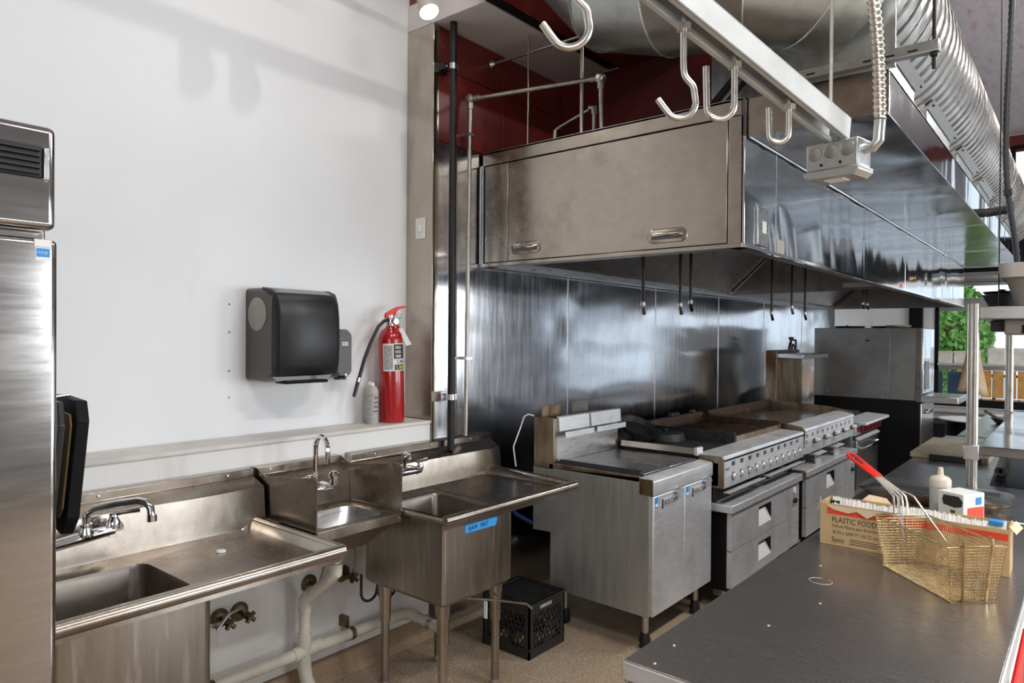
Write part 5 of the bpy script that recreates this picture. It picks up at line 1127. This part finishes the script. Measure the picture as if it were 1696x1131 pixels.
# ------------------------------------------------------------------ cold prep unit with overshelf
t = thing('prep_counter', 'long stainless prep counter beyond the work table', 'counter', (5.1, .5, 0))
MB().box(3.70, 6.62, .15, .86, .12, .862).build('body', 'steel', t, bevel=.006)
MB().box(3.68, 6.65, .12, .888, .862, .9).build('worktop', 'steel', t, bevel=.005)
MB().prism('y', [(4.50, .9), (5.22, .9), (5.22, .99), (5.14, 1.0)], -.05, .40).build('hinged_lid', 'steel_under', t, bevel=.004)
for y in (.375, .395): MB().lathe([(.018, -.03), (.02, -.01), (.018, 0)], (4.72, y-.02, .955), 'x', 12).build('lid_knob', 'black', t)
for x in (3.8, 5.1, 6.5):
    for y in (.22, .80): caster(t, x, y)
tag(MB().box(5.26, 6.15, .47, .905, .9005, .938).build('butcher_block', 'wood_block', bevel=.006), 'pale worn butcher block on the prep counter', 'cutting board')
tag(MB().box(5.215, 5.245, .50, .79, .9005, .935).build('black_strip', 'black', bevel=.004), 'thin black bar in front of the butcher block', 'bar')
t = thing('hotel_pan', 'shallow stainless pan with lid behind the food wrap box', 'pan', (3.9, .56, .9))
MB().loft([rr(3.76, 4.03, .30, .83, .05, .9008), rr(3.735, 4.055, .27, .86, .06, .945), rr(3.72, 4.07, .255, .875, .06, .947), rr(3.72, 4.07, .255, .875, .06, .951)]).build('pan', 'steel_rust', t)
MB().loft([rr(3.722, 4.068, .257, .873, .06, .952), rr(3.73, 4.06, .265, .865, .06, .957), rr(3.755, 4.035, .29, .84, .05, .958), rr(3.765, 4.025, .30, .83, .05, .966)]).build('lid', 'steel', t)
t = thing('overshelf', 'double steel overshelf on posts above the prep counter', 'shelf', (4.8, .1, .9))
for x in (4.10, 6.2):
    for y in (.440, -.25):
        p = MB().tube([(x, y-.012, .9005), (x, y-.012, 1.86)], .0165, 12); p.tube([(x+.02, y+.008, .9005), (x+.02, y+.008, 1.86)], .0165, 12); p.build('post', 'pipe_steel', t)
        MB().box(x-.022, x+.035, y-.034, y+.03, 1.09, 1.165).build('bracket', 'steel', t, bevel=.004)
MB().box(4.10, 6.25, -.28, .412, 1.783, 1.845).build('top_shelf', 'steel', t, bevel=.005)
MB().box(4.10, 6.25, -.28, .412, 1.148, 1.160).build('lower_shelf', 'steel_under', t, bevel=.003)
MB().box(4.09, 4.115, -.25, .412, 1.115, 1.158).build('lower_rail', 'steel_dark', t, bevel=.004)
t = thing('ticket_printer', 'grey ticket printer hung under the top overshelf', 'printer', (4.3, .1, 1.70))
MB().box(4.14, 4.42, -.10, .315, 1.708, 1.782).build('case', 'tub', t, bevel=.008)
for k in range(7): MB().box(4.137, 4.141, .02+.035*k, .035+.035*k, 1.715, 1.755).build('vent_slot', 'black_matte', t)
MB().box(4.30, 4.55, .32, .385, 1.725, 1.78).build('side_case', 'black', t, bevel=.006)
t = thing('bus_tub', 'taupe plastic tub stacked in a paler one on the top shelf', 'tub', (4.4, .1, 1.85))
MB().loft([rr(4.18, 4.62, -.18, .275, .05, 1.846), rr(4.13, 4.68, -.24, .315, .06, 1.98), rr(4.115, 4.695, -.255, .335, .06, 1.985)]).build('inner_tub', 'tub', t)
MB().loft([rr(4.112, 4.697, -.258, .338, .06, 1.986), rr(4.105, 4.705, -.265, .345, .06, 2.055), rr(4.13, 4.68, -.24, .32, .06, 2.055), rr(4.15, 4.66, -.22, .30, .06, 1.995)]).build('outer_tub', 'tub_light', t)
t = thing('black_bowl', 'black flared bowl beside the tub on the top shelf', 'bowl', (4.85, .35, 1.846))
MB().lathe([(0, 0), (.055, 0), (.098, .085), (.11, .088), (.11, .094), (.095, .094), (.05, .008), (0, .008)], (4.86, .395-.02, 1.846), 'z', 24).build('bowl', 'black', t, 40)
MB().box(4.74, 4.98, .36, .39, 1.958, 1.966).build('lid_edge', 'black', t); MB().lathe([(.09, .1), (.1, .112), (0, .115)], (4.86, .375, 1.846), 'z', 20).build('lid', 'black', t)
t = thing('hanging_cloth', 'tan cloth hanging from the overshelf behind the post', 'cloth', (4.25, .45, 1.42))
rows = []
for i in range(12):
    k = i/11; z = 1.782-.365*k; w = .012+.052*k**1.6; row = []
    for j in range(13):
        s_ = j/12*2-1; row.append((4.22+.03*math.sin(s_*5+1)*k+.02*k, .447+s_*w+.006*k, z+(.012*s_ if i == 11 else 0)+.01*k*math.cos(s_*4)))
    rows.append(row)
mb = MB().loft(rows, False, False, False); o = mb.build('drape', 'cloth', t, 60); sm = o.modifiers.new('thick', 'SOLIDIFY'); sm.thickness = .004
MB().tube([(4.22, .447, 1.776), (4.22, .447, 1.79)], .012, 8).build('knot', 'cloth', t)
# far counter with a frying pan
t = thing('far_counter', 'short stainless counter at the far end of the aisle', 'counter', (7.8, .45, 0))
MB().box(6.75, 8.9, .12, .80, .1, .87).build('body', 'black_matte', t, bevel=.005); MB().box(6.72, 8.93, .10, .82, .87, .9).build('worktop', 'steel', t, bevel=.005)
for x in (6.85, 8.8):
    for y in (.2, .72): MB().lathe([(.03, 0), (.025, .1)], (x, y, 0), 'z', 8).build('leg', 'steel', t)
t = thing('frying_pan', 'worn frying pan on the far counter', 'pan', (7.9, .52, .9))
MB().lathe([(0, 0), (.12, 0), (.17, .055), (.165, .057), (.115, .005), (0, .005)], (7.9, .53, .9008), 'z', 24).build('pan', 'iron', t, 40)
MB().tube([(7.80, .60, .94), (7.74, .66, .985), (7.70, .72, 1.03)], .014, 8).build('handle', 'iron', t)
t = thing('round_table', 'round white topped table with dark pedestal before the window', 'table', (9.75, 1.02, 0))
MB().lathe([(0, .735), (.33, .735), (.34, .742), (.34, .752), (0, .755)], (9.75, 1.04, 0), 'z', 32).build('table_top', 'white_plastic', t, 40)
MB().lathe([(.27, 0), (.27, .734)], (9.75, 1.04, 0), 'z', 24).build('pedestal', 'black_matte', t)
tag(MB().box(12.2, 13.0, .9, 2.05, 0, .42).build('low_bench', 'black_matte', bevel=.02), 'low black bench in front of the far window', 'bench')
# ------------------------------------------------------------------ conduits hanging on the right
t = thing('ribbed_conduit', 'dark ribbed conduit dropping to the tub on the overshelf', 'conduit', (4.35, .31, 2.06))
pts = []; rs = []
for k in range(160):
    u_ = k/159; z = 2.065+2.83*u_; pts.append((4.35-.05*math.exp(-((u_-.0)*9)**2)*-.5, .322-.04*math.exp(-(u_*9)**2)+.012*math.sin(u_*8), z)); rs.append(.0125 if k % 2 else .0155)
MB().tube(pts, rs, 10).build('conduit', 'dark_flex', t, 60)
MB().tube([(4.352, .322, 2.42), (4.352, .322, 2.45)], .019, 10).build('clip', 'black', t)
for y, x, lab in ((.355, 4.35, 'thin black cable left of the ribbed conduit'), (.225, 4.35, 'thin black cable right of the ribbed conduit')):
    tag(MB().tube([(x, y, 1.846 if y > .3 else 2.0), (x, y+.004, 4.899)], .0032, 6).build('cable', 'black'), lab, 'cable', 'cables from the ceiling to the overshelf')
tag(MB().tube([(4.30, .19, 2.058), (4.30, .18, 4.899)], .018, 10).build('black_conduit', 'black'), 'thick black conduit at the right edge of the view', 'conduit')
t = thing('support_arm', 'black pipe arm reaching from the plenum to the conduit', 'arm', (6.6, .5, 2.7))
MB().tube([(6.65, .634, 2.69), (6.62, .47, 2.70)], .035, 12).build('arm', 'black', t); MB().tube([(6.62, .48, 2.70), (6.618, .455, 2.70)], .05, 12).build('end_cap', 'black', t)
tag(MB().tube([(12.6, 1.75, 2.62), (12.6, .55, 2.62)], .09, 16).build('air_duct', 'galv'), 'grey round pipe crossing the top of the far window', 'duct')

# ------------------------------------------------------------------ milk crate under the sink, hoses
t = thing('milk_crate', 'black plastic milk crate on the floor beside the fryer', 'crate', (2.985, 2.375, 0))
cx0, cx1, cy0, cy1, ch_ = 2.832, 3.142, 2.212, 2.535, .288
def crate_wall(p0, p1, n_):
    mb = MB(); p0, p1, n_ = Vector(p0), Vector(p1), Vector(n_); d = p1-p0
    def q(s0, s1, z0, z1, th=.009, o=0):
        A = [p0+d*s+n_*(o+e)+Vector((0, 0, z)) for e in (0, -th) for s, z in ((s0, z0), (s1, z0), (s1, z1), (s0, z1))]
        mb.add(A, [(0, 1, 2, 3), (7, 6, 5, 4), (0, 4, 5, 1), (1, 5, 6, 2), (2, 6, 7, 3), (3, 7, 4, 0)])
    q(0, 1, 0, .055); q(0, 1, .225, ch_); q(0, .10, .055, .225); q(.90, 1, .055, .225); q(0, 1, ch_-.012, ch_, .02, .004); q(0, 1, .045, .055, .012, .003)
    q(.40, .60, .055, .075)
    def bar(s0, z0, s1, z1):
        a = p0+d*s0+Vector((0, 0, z0)); b = p0+d*s1+Vector((0, 0, z1)); w = (b-a).normalized().cross(n_)*.0028
        A = [p+n_*e for e in (-.001, -.008) for p in (a+w, b+w, b-w, a-w)]
        mb.add(A, [(0, 1, 2, 3), (7, 6, 5, 4), (0, 4, 5, 1), (1, 5, 6, 2), (2, 6, 7, 3), (3, 7, 4, 0)])
    L_ = d.length
    for sg in (1, -1):
        for k in range(-5, 14):
            c0 = k*.1
            s0, z0 = (c0, .055); s1, z1 = (c0+sg*.30, .225)
            lo, hi = .10, .90
            def clip(sa, za, sb, zb):
                for lim, cond in ((lo, 1), (hi, -1)):
                    if cond*(sa-lim) < 0 and cond*(sb-lim) < 0: return None
                    if cond*(sa-lim) < 0: f_ = (lim-sa)/(sb-sa); sa, za = lim, za+(zb-za)*f_
                    if cond*(sb-lim) < 0: f_ = (lim-sa)/(sb-sa); sb, zb = lim, za+(zb-za)*f_
                return sa, za, sb, zb
            r_ = clip(s0, z0, s1, z1)
            if r_ and abs(r_[0]-r_[2]) > .01: bar(r_[0], r_[1], r_[2], r_[3])
    return mb
for a, b, n_ in (((cx0, cy0, 0), (cx1, cy0, 0), (0, -1, 0)), ((cx0, cy1, 0), (cx1, cy1, 0), (0, 1, 0)), ((cx0, cy0, 0), (cx0, cy1, 0), (-1, 0, 0)), ((cx1, cy0, 0), (cx1, cy1, 0), (1, 0, 0))):
    crate_wall(a, b, n_).build('side', 'crate', t, 30)
mb = MB().box(cx0+.01, cx1-.01, cy0+.01, cy1-.01, .002, .010); mb.build('bottom', 'crate', t)
lid = MB()
for k in range(9):
    a = .03+.03*k
    lid.box(cx0+.012, cx1-.012, cy0+a, cy0+a+.006, ch_-.016, ch_-.006); lid.box(cx0+a, cx0+a+.006, cy0+.012, cy1-.012, ch_-.02, ch_-.010)
lid.build('nested_base', 'crate', t, 30)
text('crate_lettering', 'DARIGOLD', .026, (cx0+.085, cy0-.0045, .247), (1, 0, 0), (0, 0, 1), 'paper', t, .0005, .78)
for k, (x, y, pos) in enumerate(((2.89, 2.27, 'at its near left corner'), (2.93, 2.36, 'at the middle of its left side'), (3.0, 2.27, 'at the middle of its front'), (3.085, 2.27, 'at its front right corner'), (2.90, 2.45, 'at its rear left corner'))):
    tag(MB().lathe([(0, 0), (.036, .004), (.042, .03), (.03, .055), (0, .06)], (x, y, .0108), 'z', 12).build('tan_lump', 'foam'), 'tan lump inside the black milk crate, '+pos, 'food', 'tan lumps inside the milk crate')
tag(MB().tube([(3.02, 2.55, .84), (3.06, 2.56, .76), (3.13, 2.56, .65), (3.22, 2.555, .60), (3.285, 2.56, .565)], .012, 10).build('blue_hose', 'hose_blue'), 'dark blue hose sagging from drainboard to fryer', 'hose')
t = thing('gas_hose', 'thick dark gas hose behind the milk crate', 'hose', (3.05, 2.72, .3))
MB().tube([(2.84, 2.74, .36), (2.95, 2.72, .38), (3.08, 2.68, .42), (3.22, 2.62, .47)], .026, 12).build('hose', 'rubber', t)
MB().tube([(2.85, 2.74, .36), (2.885, 2.733, .366)], .04, 8).build('fitting', 'brass_dirty', t)
MB().tube([(2.84, 2.74, .36), (2.84, 2.85, .36)], .016, 8).build('wall_stub', 'brass_dirty', t)

# ------------------------------------------------------------------ outside the far window
struct(MB().box(13.55, 40, -20, 20, -.2, -.02).build('ground', 'pavement', smooth=0), 'pale pavement outside the window', 'ground')
def bush(name, label, c, rx, ry, rz, n_, nf):
    t = thing(name, label, 'bush', (c[0], c[1], 0)); lf = MB(); fl_ = MB()
    for k in range(n_+nf):
        while True:
            p = Vector((rnd.uniform(-1, 1), rnd.uniform(-1, 1), rnd.uniform(-1, 1)))
            if .45 < p.length < 1: break
        q = Vector(c)+Vector((p.x*rx, p.y*ry, p.z*rz)); s_ = rnd.uniform(.05, .11)
        u_ = Vector((rnd.uniform(-1, 1), rnd.uniform(-1, 1), rnd.uniform(-.6, 1))).normalized(); w_ = u_.cross(Vector((rnd.random(), rnd.random(), rnd.random()))).normalized()
        (lf if k < n_ else fl_).add([q-u_*s_, q+w_*s_*.5, q+u_*s_, q-w_*s_*.5], [(0, 1, 2, 3)])
    o = lf.build('foliage', 'leaf', t, 0); o['kind'] = 'stuff'
    o = fl_.build('flowers', 'flower', t, 0); o['kind'] = 'stuff'
    MB().tube([(c[0], c[1], -.02), (c[0], c[1], c[2])], [.08, .05], 8).build('stem', 'wood_block', t)
bush('flowering_bush', 'bright green bush with magenta flowers outside the window', (16.6, 2.15, 1.75), .9, .75, 1.15, 5200, 130)
bush('green_bush', 'green bush further along the street outside', (18.5, 4.4, 1.7), 1.1, 1.3, 1.3, 3500, 30)
t = thing('orange_fence', 'orange plank fence outside the window', 'fence', (15.6, 1.2, 0))
for k in range(7): MB().box(15.5, 15.53, .62+.185*k, .785+.185*k, .62, 1.12).build('plank', 'wood_orange', t, bevel=.005)
for k in range(10): MB().box(15.48, 15.51, .58+.19*k, .745+.19*k, .50, .60).build('plank', 'wood_orange', t, bevel=.005)
MB().box(15.53, 15.56, .55, 2.5, .55, .60).build('rail', 'navy', t); MB().box(15.53, 15.56, .6, 1.95, 1.0, 1.05).build('rail', 'navy', t)
for y in (.6, 1.3, 1.95): MB().box(15.53, 15.58, y, y+.05, -.02, 1.12).build('post', 'navy', t)
for y, lab in ((1.75, 'navy patio chair at the left of the street window'), (2.2, 'navy patio chair hidden beside the oven corner')):
    t = thing('patio_chair', lab, 'chair', (14.8, y, -.02), 'navy patio chairs outside')
    MB().box(14.6, 14.64, y-.19, y+.19, .62, 1.12).build('backrest', 'navy', t, bevel=.03); MB().box(14.62, 15.0, y-.19, y+.19, .42, .46).build('seat', 'navy', t, bevel=.02)
    for dx, dy in ((.02, -.17), (.02, .17), (.36, -.17), (.36, .17)): MB().box(14.61+dx-.012, 14.61+dx+.012, y+dy-.012, y+dy+.012, -.02, .44).build('leg', 'navy', t)
for y0, y1, z0, z1, lab in ((1.70, 1.90, 1.30, 1.50, 'pale notice board on the window sill, leftmost'), (1.47, 1.68, 1.30, 1.505, 'pale notice board on the window sill, next to the leftmost'), (1.0, 1.22, 1.305, 1.56, 'pale notice board on the window sill, just right of the overshelf post'), (.72, .92, 1.305, 1.56, 'pale notice board on the window sill, rightmost')):
    tag(MB().box(13.33, 13.345, y0, y1, z0, z1).build('notice_board', 'board', bevel=.004), lab, 'sign', 'notice boards on the window sill')
struct(MB().box(13.24, 13.40, -3.2, 1.9, 1.27, 1.30).build('trim_3', 'tub_light'), 'pale sill rail across the street window', 'ledge')
